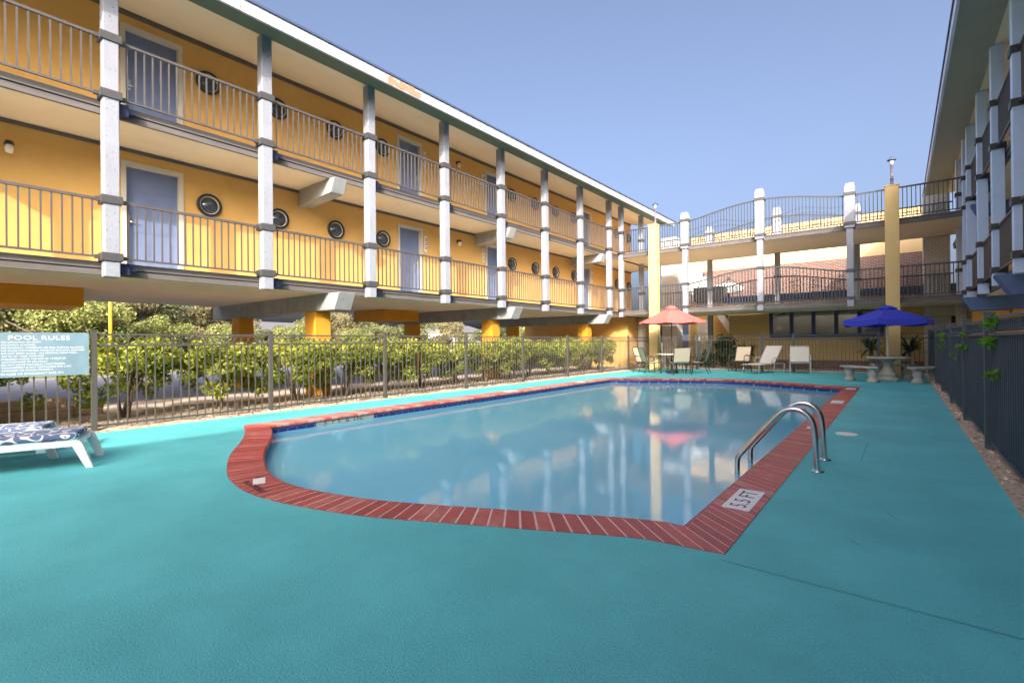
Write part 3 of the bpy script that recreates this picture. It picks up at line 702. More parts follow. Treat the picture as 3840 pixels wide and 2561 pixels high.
# tall yellow pillars in front of the bridge, each with a lamp on top
def pillar(x, label):
    o = thing('pillar', label, 'pillar', (x, 20.0, 0), 0, 'yellow pillars before the footbridge')
    m = MB(); m.box(-.187, .187, -.1, .22, 0, 6.13); lpart('shaft', m, K['pillar'], o, .02)
    m = MB(); m.box(-.195, .195, -.108, .228, 6.13, 6.17); lpart('cap', m, K['pillar'], o, .01)
pillar(-8.17, 'sunlit yellow pillar behind the red umbrella'); pillar(-.175, 'shaded yellow pillar behind the blue umbrella')
def post_lamp(x, s, label):
    t = thing('post_lamp', label, 'lamp', (x, 20.05, 6.17), 0, 'lanterns on the yellow pillars')
    m = MB(); m.lathe([(.07, 0), (.07, .03), (.045, .06), (.04, .2), (.06, .22), (.035, .25), (.03, .62), (.055, .64), (.03, .68)], (0, 0, 0), 12); lpart('stem', m, K['lamp_post'], t)
    m = MB(); m.lathe([(.04, .68), (.075, .82), (.001, .82)], (0, 0, 0), 8); lpart('lantern_glass', m, K['lamp_glass'], t)
    m = MB(); m.lathe([(.125, .81), (.13, .825), (.05, .90), (.02, .92), (.015, .955), (.001, .96)], (0, 0, 0), 8); lpart('lantern_cap', m, K['drip'], t)
post_lamp(-8.09, 1, 'slim lantern on top of the sunlit pillar by the left roof'); post_lamp(-.17, 1, 'slim lantern on top of the shaded pillar against the open sky')

# ------------------------------------------------------------------ buildings beyond the bridge
lb = thing('lobby_building', 'low flat roofed lobby with navy framed windows under the footbridge', 'building', (-1.5, 24, 0))
YF = 24.0
m = MB(); m.box(-6.2, -4.45, YF, YF+4, 0, 2.95); m.box(-4.45, 4.5, YF, YF+4, .35, 1.32); m.box(-4.45, 4.5, YF+.02, YF+4, 2.62, 2.95); m.box(-.55, 4.5, YF, YF+4, 1.32, 2.62); m.box(-6.2, -6.0, YF+3, YF+4.6, 0, 2.95)
wpart('wall', m, K['pillar'], lb)
m = MB(); m.box(-4.45, .72, YF-.06, YF+.3, 0, .36); wpart('brick_base', m, K['brick'], lb)
m = MB(); m.box(.78, 4.5, YF-.04, YF+.1, 0, 2.2); wpart('brick_panel', m, K['brick'], lb)
wn = [-4.45, -3.66, -2.85, -2.05, -1.27, -.55]
m = MB(); m.box(-4.5, -.5, YF-.03, YF+.06, 1.32, 1.46); m.box(-4.5, -.5, YF-.03, YF+.06, 2.56, 2.64)
for x in wn: m.box(x-.07, x+.07, YF-.04, YF+.07, 1.46, 2.56)
wf = wpart('window_frame', m, K['blue_frame'], lb)
for a, c in zip(wn, wn[1:]):
    m = MB(); m.box(a+.07, c-.07, YF+.0, YF+.012, 1.46, 2.56); wpart('pane', m, K['win_glass'], wf)
m = MB(); m.box(-6.35, 4.7, YF-.12, YF+5.4, 2.95, 3.05); m.box(-6.4, 4.75, YF-.16, YF-.12, 2.92, 3.22); wpart('roof', m, K['blue_frame'], lb)
m = MB(); m.box(.82, 2.3, YF-.5, YF-.04, 2.05, 2.36); wpart('sign_band', m, K['cream'], lb)
hl = thing('hall_building', 'taller hall of brick below and sunlit tan stucco above, beyond the lobby', 'building', (-4, 30, 0))
m = MB(); m.box(-11.2, 1.2, 30, 40, 5.32, 7.25); wpart('upper_wall', m, K['tan'], hl)
m = MB(); m.box(-11.19, 1.19, 30.02, 39.9, 0, 5.32); wpart('lower_wall', m, K['brick'], hl)
m = MB(); m.box(-11.3, 1.3, 29.93, 40.1, 7.25, 7.45); wpart('parapet', m, K['pillar'], hl)
# yard behind the left end: door, siding, stairs
sh = thing('stair_annex', 'yellow annex with a slate blue door behind the patio table', 'building', (-8, 26, 0))
m = MB(); m.box(-9.6, -6.4, 26.0, 28, 0, 3.2); wpart('wall', m, K['wall'], sh)
m = MB(); m.box(-9.45, -8.75, 25.955, 26.0, 0, 2.1); wpart('door', m, K['door'], sh)
m = MB(); m.box(-8.7, -8.62, 25.95, 26.0, 0, 2.2); m.box(-8.3, -7.75, 25.96, 26.0, 0, 2.3); wpart('panel', m, K['cream'], sh)
m = MB(); m.box(-6.75, -6.45, 25.9, 26.1, 0, 2.5); wpart('corner_board', m, K['trim'], sh)
st = thing('outside_stair', 'white stringer stair rising behind the footbridge columns', 'stair', (-6.2, 25.4, 0))
for y in (25.0, 25.9):
    m = MB(); m.prism([(-5.55, 0), (-5.2, 0), (-6.75, 2.6), (-7.1, 2.6)], 'y', y-.05, y+.05); wpart('stringer', m, K['plain_white'], st)
m = MB()
for i in range(12):
    t = i/12; m.box(-5.62-1.55*t, -5.28-1.55*t, 25.05, 25.85, .12+2.5*t, .17+2.5*t)
wpart('stair_tread', m, K['slab'], st)
def dish(loc, r, az, tilt, label):
    t = thing('satellite_dish', label, 'satellite dish', loc, az, 'dishes on the lobby roof')
    m = MB(); prof = [(r*k/8, .28*r*(k/8)**2) for k in range(0, 9)]; prof[0] = (.001, 0); prof2 = prof+[(p[0], p[1]-.02) for p in prof[::-1]]
    m.lathe(prof2, (0, 0, 0), 28); o = lpart('reflector', m, K['white_far'], t); o.location = (0, 0, r*1.05); o.rotation_euler = (tilt, 0, 0)
    m = MB(); m.tube([(0, .1, 0), (0, .1, r*1.0)], .05, 8); m.tube([(-.4, .5, 0), (0, .1, r*.8)], .025, 6); m.tube([(.4, .5, 0), (0, .1, r*.8)], .025, 6); lpart('mount', m, K['bracket'], t)
    m = MB()
    f = Vector((0, -math.sin(tilt)*r*.95, math.cos(tilt)*r*.95+r*1.05))
    for a in (0, 2.1, 4.2):
        e = Matrix.Rotation(tilt, 3, 'X') @ Vector((r*math.cos(a), r*math.sin(a), .28*r)); m.tube([tuple(e+Vector((0, 0, r*1.05))), tuple(f)], .018, 6)
    m.lathe([(.001, -.08), (.06, -.08), (.06, .08), (.001, .08)], tuple(f), 10); lpart('feed_arm', m, K['bracket'], t)
dish((-8.9, 27.2, 3.2), 1.0, R(60), R(62), 'large white satellite dish leaning on struts behind the left bridge post')
dish((-7.15, 27.6, 3.05), .75, R(20), R(25), 'smaller pale satellite dish tilted up behind the bridge rail')
m = MB(); m.box(-8.35, -6.9, 25.7, 26.4, 3.2, 3.95); m.box(-8.3, -6.95, 25.66, 25.7, 3.3, 3.88)
tag(link('rooftop_unit', m.mesh('rooftop_unit', K['dark_frame']), bevel=.02), 'dark air conditioner box on the annex roof seen through the lower bridge rail', 'air conditioner')

# ------------------------------------------------------------------ fences
def fence_panel(L, h, ring=True):
    m = MB(); e = .04
    for z, t in ((h, .028), (h-.16, .028), (.09, .028)): m.box(-.014, .014, e, L-e, z-t/2, z+t/2)
    k = max(2, round((L-2*e)/.115))
    for i in range(1, k):
        y = e+(L-2*e)*i/k; m.box(-.008, .008, y-.008, y+.008, .06, h-.16)
        if ring:
            y2 = y-.5*(L-2*e)/k; vs = []; r1, r0 = .056, .046
            for q in range(12):
                a = 2*PI*q/12
                for r, x in ((r1, .006), (r1, -.006), (r0, -.006), (r0, .006)): vs.append((x, y2+r*math.cos(a), h-.08+r*math.sin(a)))
            m.add(vs, [(4*q+s, 4*q+(s+1) % 4, 4*((q+1) % 12)+(s+1) % 4, 4*((q+1) % 12)+s) for q in range(12) for s in range(4)])
    return m
def fence_post(h, w=.032, cap=.04): 
    m = MB(); m.box(-w, w, -w, w, 0, h); m.box(-cap, cap, -cap, cap, h, h+.018); return m
lf = thing('pool_fence', 'taupe picket fence with a ring border between pool deck and hedge', 'fence', (FX, 0, 0))
fy = [1.76-2.5*2, 1.76-2.5, 1.76, 4.25, 6.77, 9.37, 11.86, 14.4, 16.85, 19.2, 21.5]
pm = fence_post(1.44).mesh('fence_post', K['fence'])
for y in fy: link('fence_post', pm, lf, (0, y, 0))
for a, c in zip(fy, fy[1:]):
    L_ = round(c-a, 2); me = shared_mesh(('lf', L_), lambda: fence_panel(L_, 1.39).mesh('picket_panel', K['fence'])); link('picket_panel', me, lf, (0, a, 0))
ff = thing('pool_fence', 'dark picket fence at the far end of the pool behind the lounge chairs', 'fence', (-4, 21.5, 0))
fx = [-8.98, -8.5, -6.88, -4.33, -3.22, -.6, .77]
pm2 = fence_post(1.46, .04, .046).mesh('fence_post', K['fence_dark'])
for x in fx[1:]: link('fence_post', pm2, ff, (x+4, 0, 0))
for a, c in zip(fx, fx[1:]):
    o = link('picket_panel', fence_panel(c-a, 1.40).mesh('picket_panel', K['fence_dark'] if a > -5 else K['fence']), ff, (a+4, 0, 0)); o.rotation_euler = (0, 0, R(-90))
rf = thing('privacy_fence', 'dark teal board fence with a ring border along the right side of the deck', 'fence', (RX, 0, 0))
ry = [-5., -2.5, 0, 2.48, 5.0, 7.5, 9.9, 12.4, 14.9, 17.4, 21.45]
pm3 = fence_post(1.49, .045, .052).mesh('fence_post', K['fence_dark'])
for y in ry: link('fence_post', pm3, rf, (0, y, 0))
for a, c in zip(ry, ry[1:]):
    L_ = c-a; link('picket_panel', fence_panel(L_, 1.42).mesh('picket_panel', K['fence_dark']), rf, (0, a, 0))
    m = MB(); k = round((L_-.1)/.14)
    for i in range(k):
        y = .05+(L_-.1)*i/k; m.box(.03, .045+.004*(i % 2), y+.002, y+(L_-.1)/k-.002, .10, 1.24)
    m.box(.02, .06, .05, L_-.05, .06, .11)
    lpart('board_panel', m, K['privacy'], rf, loc=(0, a, 0))

# sign on the left fence
sg = thing('pool_rules_sign', 'pale blue POOL RULES board with white lettering fixed to the left fence', 'sign', (FX+.03, .9, 0))
m = MB(); m.box(.0, .012, -.86, .80, .83, 1.41); lpart('board', m, K['sign'], sg, .002)
rot = (R(90), 0, R(90))
text('lettering', 'POOL RULES', .082, K['white_ink'], sg, (.0125, .30, 1.315), rot, 'CENTER', .0006, 1.05, 1.25)
body = ['\u2022 NO LIFEGUARD ON DUTY', '\u2022 NO DIVING ALLOWED', '\u2022 NO RUNNING, HORSEPLAY OR BALL PLAYING ALLOWED', '\u2022 NO GLASS CONTAINERS, FOOD OR ALCOHOL ALLOWED', '\u2022 DO NOT SWIM ALONE - ALL PERSONS USING POOL', '   DO SO AT THEIR OWN RISK', '\u2022 CHILDREN UNDER THE AGE OF 14 MUST BE', '   ACCOMPANIED BY AN ADULT', '\u2022 DO NOT LEAVE VALUABLES UNATTENDED.', '   MANAGEMENT IS NOT RESPONSIBLE FOR LOST,', '   DAMAGED OR STOLEN PROPERTY']
for i, l in enumerate(body):
    text('lettering', l, .0305, K['white_ink'], sg, (.0125, -.08, 1.275-.0366*i), rot, 'LEFT', .0006, 1.0, 1.02)
text('lettering', '\u2022 IN CASE OF EMERGENCY DIAL 911', .037, K['white_ink'], sg, (.0125, -.09, .862), rot, 'LEFT', .0006, 1.0, 1.05)

# ------------------------------------------------------------------ plants
def shrub_meshes(seed):
    g = random.Random(seed); cl = []
    for i in range(24):
        a = g.uniform(0, 2*PI); r = g.uniform(.1, .7)
        cl.append((r*math.cos(a)*.8, r*math.sin(a)*1.1, g.uniform(.72, 1.14), g.uniform(.16, .27), g.uniform(.18, .28), g.uniform(.11, .18)))
    for i in range(13):
        a = g.uniform(0, 2*PI); r = g.uniform(.25, .7); cl.append((r*math.cos(a)*.8, r*math.sin(a)*1.1, g.uniform(.34, .72), .13, .15, .15))
    me = leaf_mesh('foliage', K['leaf_hedge'], cl, 5600, .047, seed=seed, tone_noise=.6)
    m = MB()
    for k in range(5):
        a = g.uniform(0, 2*PI); m.tube([(g.uniform(-.06, .06), g.uniform(-.06, .06), 0), (.1*math.cos(a), .1*math.sin(a), .35), (.36*math.cos(a), .4*math.sin(a), .85)], [.022, .017, .008], 6)
    return me, m.mesh('stem', K['bark'])
protos = [shrub_meshes(s) for s in (11, 12, 13)]
hedge_lab = ['hedge shrub under the POOL RULES board', 'hedge shrub just right of the POOL RULES board', 'hedge shrub left of the second fence post', 'hedge shrub at the first yellow pier', 'hedge shrub right of the first yellow pier', 'hedge shrub at the third fence post', 'hedge shrub between third and fourth fence post', 'hedge shrub at the fourth fence post', 'hedge shrub behind the fifth fence panel', 'hedge shrub at the second sunlit pier', 'hedge shrub right of the second sunlit pier', 'hedge shrub in the seventh panel', 'hedge shrub near the far fence corner', 'last hedge shrub before the far fence corner', 'hedge shrub in the far corner beside the sunlit pillar', 'hedge shrub at the left picture edge']
hy = [.55, 2.35, 3.75, 5.2, 6.4, 7.6, 8.8, 10.0, 11.25, 12.45, 13.6, 14.8, 16.0, 17.2, 18.4, -.7]
for i, (y, lab) in enumerate(zip(hy, hedge_lab)):
    f_, s_ = protos[i % 3]
    t = thing('hedge_shrub', 'yellow green '+lab, 'shrub', (-10.0+random.uniform(-.12, .12), y, .02), random.uniform(-.5, .5), 'hedge shrubs along the left fence')
    k = random.uniform(.95, 1.1); t.scale = (k, k, random.uniform(.98, 1.1))
    link('foliage', f_, t); link('stem', s_, t)
def tree_meshes(seed, h, w, mat, n=9000, size=.12, base=.25):
    g = random.Random(seed); cl = []
    for i in range(34):
        z = h*g.uniform(base, .97); rr = w*math.sqrt(max(.05, 1-((z/h-.55)/.5)**2)); a = g.uniform(0, 2*PI); r = rr*g.uniform(.15, .95)
        q = w*g.uniform(.2, .38); cl.append((r*math.cos(a), r*math.sin(a), z, q, q, q*.7))
    me = leaf_mesh('crown', mat, cl, n, size, seed=seed)
    m = MB(); m.tube([(0, 0, 0), (.05*w, 0, h*.3), (0, .05*w, h*.62)], [.09*w, .065*w, .03*w], 8)
    for k in range(6):
        a = g.uniform(0, 2*PI); z = h*g.uniform(.25, .5); m.tube([(0, 0, z), (w*.35*math.cos(a), w*.35*math.sin(a), z+h*.18), (w*.75*math.cos(a), w*.75*math.sin(a), z+h*.32)], [.035*w, .022*w, .008*w], 6)
    return me, m.mesh('trunk', K['bark'])
T = [tree_meshes(21, 5.2, 2.6, K['leaf_tree']), tree_meshes(22, 4.6, 2.4, K['leaf_warm']), tree_meshes(23, 3.2, 2.1, K['leaf_bush'], size=.10, base=.1), tree_meshes(24, 4.0, 2.2, K['leaf_tree'], base=.12)]
# (image column in photo pixels, distance along -X, kind, scale, label)
trees = [(-250, -32, 0, 1.1, 'dense green tree beyond the car park, left of the picture edge'), (60, -34, 0, 1.0, 'dark dense tree behind the POOL RULES board, nearest the left edge'), (210, -31, 1, .95, 'warm toned tree behind the POOL RULES board'), (330, -30, 2, 1.1, 'bright yellow green bush tree at the right end of the rules board'), (440, -36, 1, 1.1, 'olive tree left of the yellow post'), (560, -37, 0, 1.0, 'dark tree right of the yellow post'), (600, -31, 2, .85, 'low light green bush before the utility pole'), (810, -36, 1, .95, 'yellowing tree right of the utility pole'), (870, -30, 2, .75, 'pale green bush left of the first pier'), (1010, -36, 3, .72, 'thin topped bush between the first piers'), (1100, -31, 2, .72, 'low green bush just left of the sunlit pier'), (1255, -34, 1, .78, 'brownish tree right of the first sunlit pier'), (1330, -30, 2, .72, 'low bush under the second cross beam'), (1420, -35, 3, .85, 'grey green tree under the second cross beam'), (1570, -34, 0, .72, 'deep green tree right of the second pier row'), (1680, -31, 1, .68, 'amber tinted bush left of the third pier'), (1840, -33, 3, .85, 'green tree between the last piers'), (1990, -32, 2, 1.0, 'bright bush beside the far ground floor wall'), (2060, -34, 3, 1.0, 'green tree touching the far ground floor wall'), (720, -42, 3, .8, 'small distant tree behind the utility pole'), (1180, -44, 0, .8, 'distant tree behind the sunlit pier')]
import sys
Fp, YW, PT, RL, CH = 1836.47, .670378540, 2.17782460e-03, -9.42507271e-03, 1.22
fwd = Vector((-math.sin(YW)*math.cos(PT), math.cos(YW)*math.cos(PT), math.sin(PT))); rt0 = Vector((math.cos(YW), math.sin(YW), 0)); up0 = rt0.cross(fwd)
RT = rt0*math.cos(RL)+up0*math.sin(RL); UP = up0*math.cos(RL)-rt0*math.sin(RL)
def on_x(u, x):
    d = RT*((u-1920)/Fp)+fwd; t = x/d.x; return d.y*t
for u, x, k, s, lab in trees:
    y = on_x(u, x); f_, s_ = T[k]
    t = thing('background_tree', lab, 'tree', (x, y, 0), random.uniform(0, 6), 'trees beyond the car park'); t.scale = (s, s, s*random.uniform(.92, 1.05))
    link('crown', f_, t); link('trunk', s_, t)
m = MB(); m.lathe([(.07, 0), (.07, 3.6), (.001, 3.65)], (0, 0, 0), 10)
tag(link('parking_post', m.mesh('parking_post', K['pole_yellow']), None, (-27, on_x(415, -27), 0)), 'thin yellow post standing beyond the car park', 'post')
m = MB(); m.lathe([(.16, 0), (.11, 9), (.001, 9.05)], (0, 0, 0), 10); m.box(-1, 1, -.06, .06, 8.2, 8.35)
tag(link('utility_pole', m.mesh('utility_pole', K['pole_wood']), None, (-40, on_x(683, -40), 0)), 'grey wooden utility pole between the distant trees', 'pole')
for u, x, hgt, lab in ((1010, -60, 2.6, 'low white house far behind the first pier'), (1700, -62, 3.0, 'low white house far behind the second cross beam')):
    y = on_x(u, x); t = thing('house', lab, 'house', (x, y, 0), .3, 'far houses'); m = MB(); m.box(-4, 4, -6, 6, 0, hgt); lpart('wall', m, K['white_far'], t); m = MB(); m.prism([(-4.4, hgt), (4.4, hgt), (0, hgt+1.4)], 'y', -6.3, 6.3); lpart('roof', m, K['shingle'], t)
for u, x, lab in ((930, -22, 'small white utility cabinet seen through the hedge left of the sunlit pier'), (1310, -23, 'small cream utility cabinet seen through the hedge gap right of the sunlit pier')):
    m = MB(); m.box(-.3, .3, -.45, .45, 0, .85); m.box(-.34, .34, -.49, .49, .85, .9); m.box(.3, .32, -.4, -.02, .1, .8); m.box(.3, .32, .02, .4, .1, .8)
    tag(link('utility_cabinet', m.mesh('utility_cabinet', K['plain_white']), None, (x, on_x(u, x), 0), .01), lab, 'cabinet', 'cabinets in the car park')
def timber(x, y, z, L_, w, lab):
    m = MB(); m.box(-w/2, w/2, -L_/2, L_/2, 0, .16)
    o = link('timber_beam', m.mesh('timber_beam', K['timber']), None, (x, y, z), .012); o.rotation_euler = (0, 0, R(-4)); tag(o, lab, 'timber', 'timbers stacked behind the hedge')
timber(-11.0, .25, .04, 3.2, .2, 'lower weathered timber lying behind the hedge, nearest the lounge chairs'); timber(-11.25, .5, .045, 3.6, .2, 'lower weathered timber lying against the path'); timber(-11.12, .35, .206, 2.9, .18, 'upper weathered timber of the small stack behind the hedge')
# shrubs and cycads behind the far fence
def spiky(name, label, loc, n, L_, mat, seed, cat='plant', trunk=.0):
    g = random.Random(seed); t = thing(name, label, cat, loc)
    m = MB()
    for i in range(n):
        a = g.uniform(0, 2*PI); e = g.uniform(.15, 1.2); l = L_*g.uniform(.6, 1); w = .05*L_
        pts = []
        for s in range(6):
            q = s/5; r = l*q*math.cos(e)*(1); z = trunk+l*q*math.sin(e)-.55*l*q*q*(1-e/2); pts.append(Vector((r*math.cos(a), r*math.sin(a), z)))
        sd = Vector((-math.sin(a), math.cos(a), 0)); m.t = g.random()
        for s in range(5):
            w0 = w*(1-abs(s/5-.4)); w1 = w*(1-abs((s+1)/5-.4))
            m.add([tuple(pts[s]-sd*w0), tuple(pts[s]+sd*w0), tuple(pts[s+1]+sd*w1*(s < 4)), tuple(pts[s+1]-sd*w1*(s < 4))], [(0, 1, 2, 3)])
    lpart('frond', m, mat, t, recalc=False)
    if trunk > 0:
        m = MB(); m.tube([(0, 0, 0), (.05, 0, trunk*.5), (0, 0, trunk+.05)], [.09, .07, .06], 8); lpart('trunk', m, K['bark'], t)
spiky('cycad', 'dark spiky palm behind the blue umbrella pole and the far fence', (-.85, 22.2, 0), 46, .95, K['leaf_dark'], 5, trunk=.8)
spiky('cycad', 'leaning dark palm right of the shaded pillar behind the far fence', (.25, 22.3, 0), 46, 1.0, K['leaf_dark'], 6, trunk=.75)
spiky('cycad', 'dark spiky plant behind the beige armchair by the far fence', (-5.05, 22.4, 0), 60, .9, K['leaf_dark'], 8, trunk=.6)
spiky('fern', 'low dark fern at the foot of the shaded pillar', (.3, 21.9, 0), 36, .6, K['leaf_dark'], 9)
def leafy(label, loc, cl, n, size, mat, seed, name='bush', cat='bush'):
    t = thing(name, label, cat, loc); link('foliage', leaf_mesh('foliage', mat, cl, n, size, seed=seed), t)
    m = MB()
    for c in cl[:4]: m.tube([(0, 0, 0), (c[0]*.5, c[1]*.5, c[2]*.6), (c[0], c[1], c[2])], [.02, .014, .006], 5)
    lpart('stem', m, K['bark'], t)
leafy('dark bush behind the far fence left of the lounge chairs', (-5.6, 22.3, 0), [(random.uniform(-.6, .5), random.uniform(-.25, .25), random.uniform(.3, 1.25), .3, .25, .28) for i in range(12)], 1500, .09, K['leaf_dark'], 31)
leafy('dark shrub mass behind the far fence, under the white stair', (-6.5, 22.5, 0), [(random.uniform(-.4, .5), random.uniform(-.25, .25), random.uniform(.2, .8), .3, .25, .28) for i in range(9)], 1100, .08, K['leaf_dark'], 32)
# vines poking through the right fence
def vine(y, z, r, n, lab, seed, drop=.0):
    g = random.Random(seed)
    cl = [(g.uniform(-.07, .0), g.uniform(-r, r), g.uniform(-r-drop, r), .05, r*.34, r*.34) for i in range(9)]
    t = thing('fence_vine', lab, 'vine', (RX-.03, y, z), 0, 'vines on the right fence'); link('foliage', leaf_mesh('foliage', K['leaf_vine'], cl, n, .034, seed=seed, flat=0, long=2.2), t)
    m = MB(); m.tube([(.04, -r, -r), (-.02, 0, 0), (.02, r*.5, r*.9)], .004, 5); lpart('stem', m, K['bark'], t)
vine(6.95, 1.33, .13, 120, 'largest bright vine spilling over the ring border of the right fence', 41, .06)
vine(6.75, .86, .05, 26, 'small vine tuft halfway down the nearest fence panel', 42)
vine(13.9, 1.2, .16, 70, 'bright vine tuft near the far end of the right fence', 43)
vine(9.6, 1.27, .09, 40, 'thin vine beside the third fence post from the right', 44, .1)
vine(11.0, .92, .06, 16, 'tiny vine sprig low on the far part of the right fence', 45)

# ------------------------------------------------------------------ furniture
def canopy(r, h, n, mat_, t, z0, valance=0., sag=.06, vent=False, rot=0.):
    m = MB(); ring = 7
    vs = [(0, 0, z0+h)]; 
    for k in range(1, ring+1):
        q = k/ring
        for i in range(n*4):
            a = 2*PI*i/(n*4)+rot; ph = (i % 4)/4
            flat_r = math.cos(PI/n)/math.cos((ph-.5)*2*PI/n) if True else 1
            rr = r*q*flat_r; z = z0+h*(1-q)-sag*h*math.sin(PI*q)-.03*q*math.sin(PI*ph)
            vs.append((rr*math.cos(a), rr*math.sin(a), z))
    N_ = n*4
    fs = [(0, 1+i, 1+(i+1) % N_) for i in range(N_)]+[(1+(k-1)*N_+i, 1+k*N_+i, 1+k*N_+(i+1) % N_, 1+(k-1)*N_+(i+1) % N_) for k in range(1, ring) for i in range(N_)]
    m.add(vs, fs)
    if valance:
        b0 = vs[1+(ring-1)*N_:]
        w = [(x*1.01, y*1.01, z-valance*(.82+.18*math.sin(PI*((i % 4)/4)))) for i, (x, y, z) in enumerate(b0)]
        m.add(b0+w, [(i, (i+1) % N_, N_+(i+1) % N_, N_+i) for i in range(N_)])
    c = lpart('canopy', m, mat_, t, recalc=False)
    if vent:
        m = MB(); m.lathe([(r*.24, z0+h*.80), (r*.1, z0+h*1.0), (.02, z0+h*1.07), (.001, z0+h*1.07)], (0, 0, 0), n); lpart('vent_flap', m, mat_, c)
    m = MB()
    for i in range(n):
        a = 2*PI*i/n+rot; m.tube([(.03*math.cos(a), .03*math.sin(a), z0+h-.04), (r*.97*math.cos(a), r*.97*math.sin(a), z0-.012)], .009, 5)
        m.tube([(.03*math.cos(a), .03*math.sin(a), z0+h*.15), (r*.5*math.cos(a), r*.5*math.sin(a), z0+h*.45)], .008, 5)
    lpart('rib', m, K['dark_frame'], t)
t = thing('red_umbrella', 'faded red patio umbrella over the round table in the far left corner', 'umbrella', (-6.9, 18.6, 0))
canopy(1.24, .60, 8, K['red_cloth'], t, 1.95, .05, .02, True, .2)
m = MB(); m.lathe([(.022, 0), (.022, 2.6), (.035, 2.62), (.03, 2.68), (.001, 2.7)], (0, 0, 0), 12); lpart('pole', m, K['dark_frame'], t)
m = MB(); m.lathe([(.24, 0), (.24, .05), (.2, .09), (.05, .12), (.04, .3), (.001, .3)], (0, 0, 0), 20); lpart('base', m, K['dark_frame'], t)
t = thing('patio_table', 'round pale topped patio table under the red umbrella', 'table', (-6.9, 18.6, 0))
class R2(MB): pass
m = MB(); n_ = 28; vs = []
for z, r in ((.70, .05), (.70, .56), (.73, .57), (.73, .05)):
    for i in range(n_): vs.append((r*math.cos(2*PI*i/n_), r*math.sin(2*PI*i/n_), z))
m.add(vs, [(k*n_+i, k*n_+(i+1) % n_, ((k+1) % 4)*n_+(i+1) % n_, ((k+1) % 4)*n_+i) for k in range(4) for i in range(n_)]); lpart('tabletop', m, K['cream'], t)
for i in range(4):
    a = PI/4+i*PI/2; m = MB(); m.tube([(.46*math.cos(a), .46*math.sin(a), 0), (.40*math.cos(a), .40*math.sin(a), .4), (.48*math.cos(a), .48*math.sin(a), .70)], .018, 8); lpart('leg', m, K['dark_frame'], t)
def sling_chair(loc, rz, lab, sl, fr, w=.56, group='sling chairs round the patio table'):
    """faces local +Y"""
    t = thing('patio_chair', lab, 'chair', loc, rz, group)
    m = MB(); pr = [(.25, .44), (.0, .41), (-.2, .42), (-.26, .47), (-.42, .96)]
    for s in range(len(pr)-1):
        (a, za), (b, zb) = pr[s], pr[s+1]
        if s < 3: m.quad((-w/2, a, za), (w/2, a, za), (w/2, b, zb), (-w/2, b, zb))
    me_seat = m; lpart('seat', me_seat, sl, t, recalc=False)
    m = MB(); k = 5
    for s in range(k):
        a = (-.26-.16*s/k, .47+.49*s/k); b = (-.26-.16*(s+1)/k, .47+.49*(s+1)/k); m.quad((-w/2, a[0], a[1]), (w/2, a[0], a[1]), (w/2, b[0], b[1]), (-w/2, b[0], b[1]))
    lpart('backrest', m, sl, t, recalc=False)
    for sx in (-1, 1):
        x = sx*(w/2+.012)
        m = MB(); m.tube(catmull3([(x, .27, .44), (x, 0, .405), (x, -.2, .415), (x, -.265, .47), (x, -.43, .98)]), .015, 7); lpart('side_rail', m, fr, t)
        x2 = sx*(w/2+.035)
        m = MB(); m.tube(catmull3([(x2, .26, 0), (x2, .24, .35), (x2, .22, .58), (x2, .14, .635), (x2, -.15, .63), (x2, -.33, .66)]), .016, 7); lpart('armrest', m, fr, t)
        m = MB(); m.tube([(x2, -.4, 0), (x2, -.2, .42)], .015, 7); lpart('leg', m, fr, t)
    
    for q in ([(-w/2, -.43, .98), (w/2, -.43, .98)], [(-w/2-.03, .25, .40), (w/2+.03, .25, .40)], [(-w/2-.03, -.24, .36), (w/2+.03, -.24, .36)]): m = MB(); m.tube(q, .014, 7); lpart('cross_rail', m, fr, t)
    return t
def catmull3(P, k=5):
    P = [Vector(p) for p in P]; out = []
    for i in range(len(P)-1):
        p0, p1, p2, p3 = P[max(i-1, 0)], P[i], P[i+1], P[min(i+2, len(P)-1)]
        for j in range(k):
            q = j/k; out.append(.5*((2*p1)+(p2-p0)*q+(2*p0-5*p1+4*p2-p3)*q*q+(3*p1-p0-3*p2+p3)*q**3))
    return out+[P[-1]]
def face(loc, tgt): return math.atan2(tgt[1]-loc[1], tgt[0]-loc[0])-PI/2
for loc, lab in (((-7.50, 18.05), 'beige sling chair with its back to the pool at the left of the patio table'), ((-7.95, 18.55), 'beige sling chair at the far left of the patio table, seen from the side'), ((-6.35, 17.85), 'beige sling chair with its back to the pool at the right of the patio table'), ((-5.95, 18.75), 'beige sling chair at the right of the patio table, half turned to the pool'), ((-6.9, 19.6), 'beige sling chair on the far side of the patio table')):
    sling_chair((loc[0], loc[1], 0), face(loc, (-6.9, 18.6)), lab, K['sling'], K['dark_frame'])
sling_chair((-4.95, 20.55, 0), R(168), 'beige armchair with dark frame left of the far chaise lounge', K['sling'], K['dark_frame'], .54, 'chairs along the far fence')
sling_chair((-2.85, 20.35, 0), R(190), 'pale armchair with grey tube frame right of the far chaise lounge', K['sling_grey'], K['grey_frame'], .56, 'chairs along the far fence')
t = thing('chaise_lounge', 'pale mesh chaise lounge with raised back by the far fence', 'lounger', (-3.95, 20.1, 0), R(158))
m = MB(); w = .58
m.quad((-w/2, .9, .33), (w/2, .9, .33), (w/2, -.1, .36), (-w/2, -.1, .36)); lpart('seat', m, K['sling_grey'], t, recalc=False)
m = MB(); m.quad((-w/2, -.1, .37), (w/2, -.1, .37), (w/2, -.58, 1.0), (-w/2, -.58, 1.0)); lpart('backrest', m, K['sling_grey'], t, recalc=False)
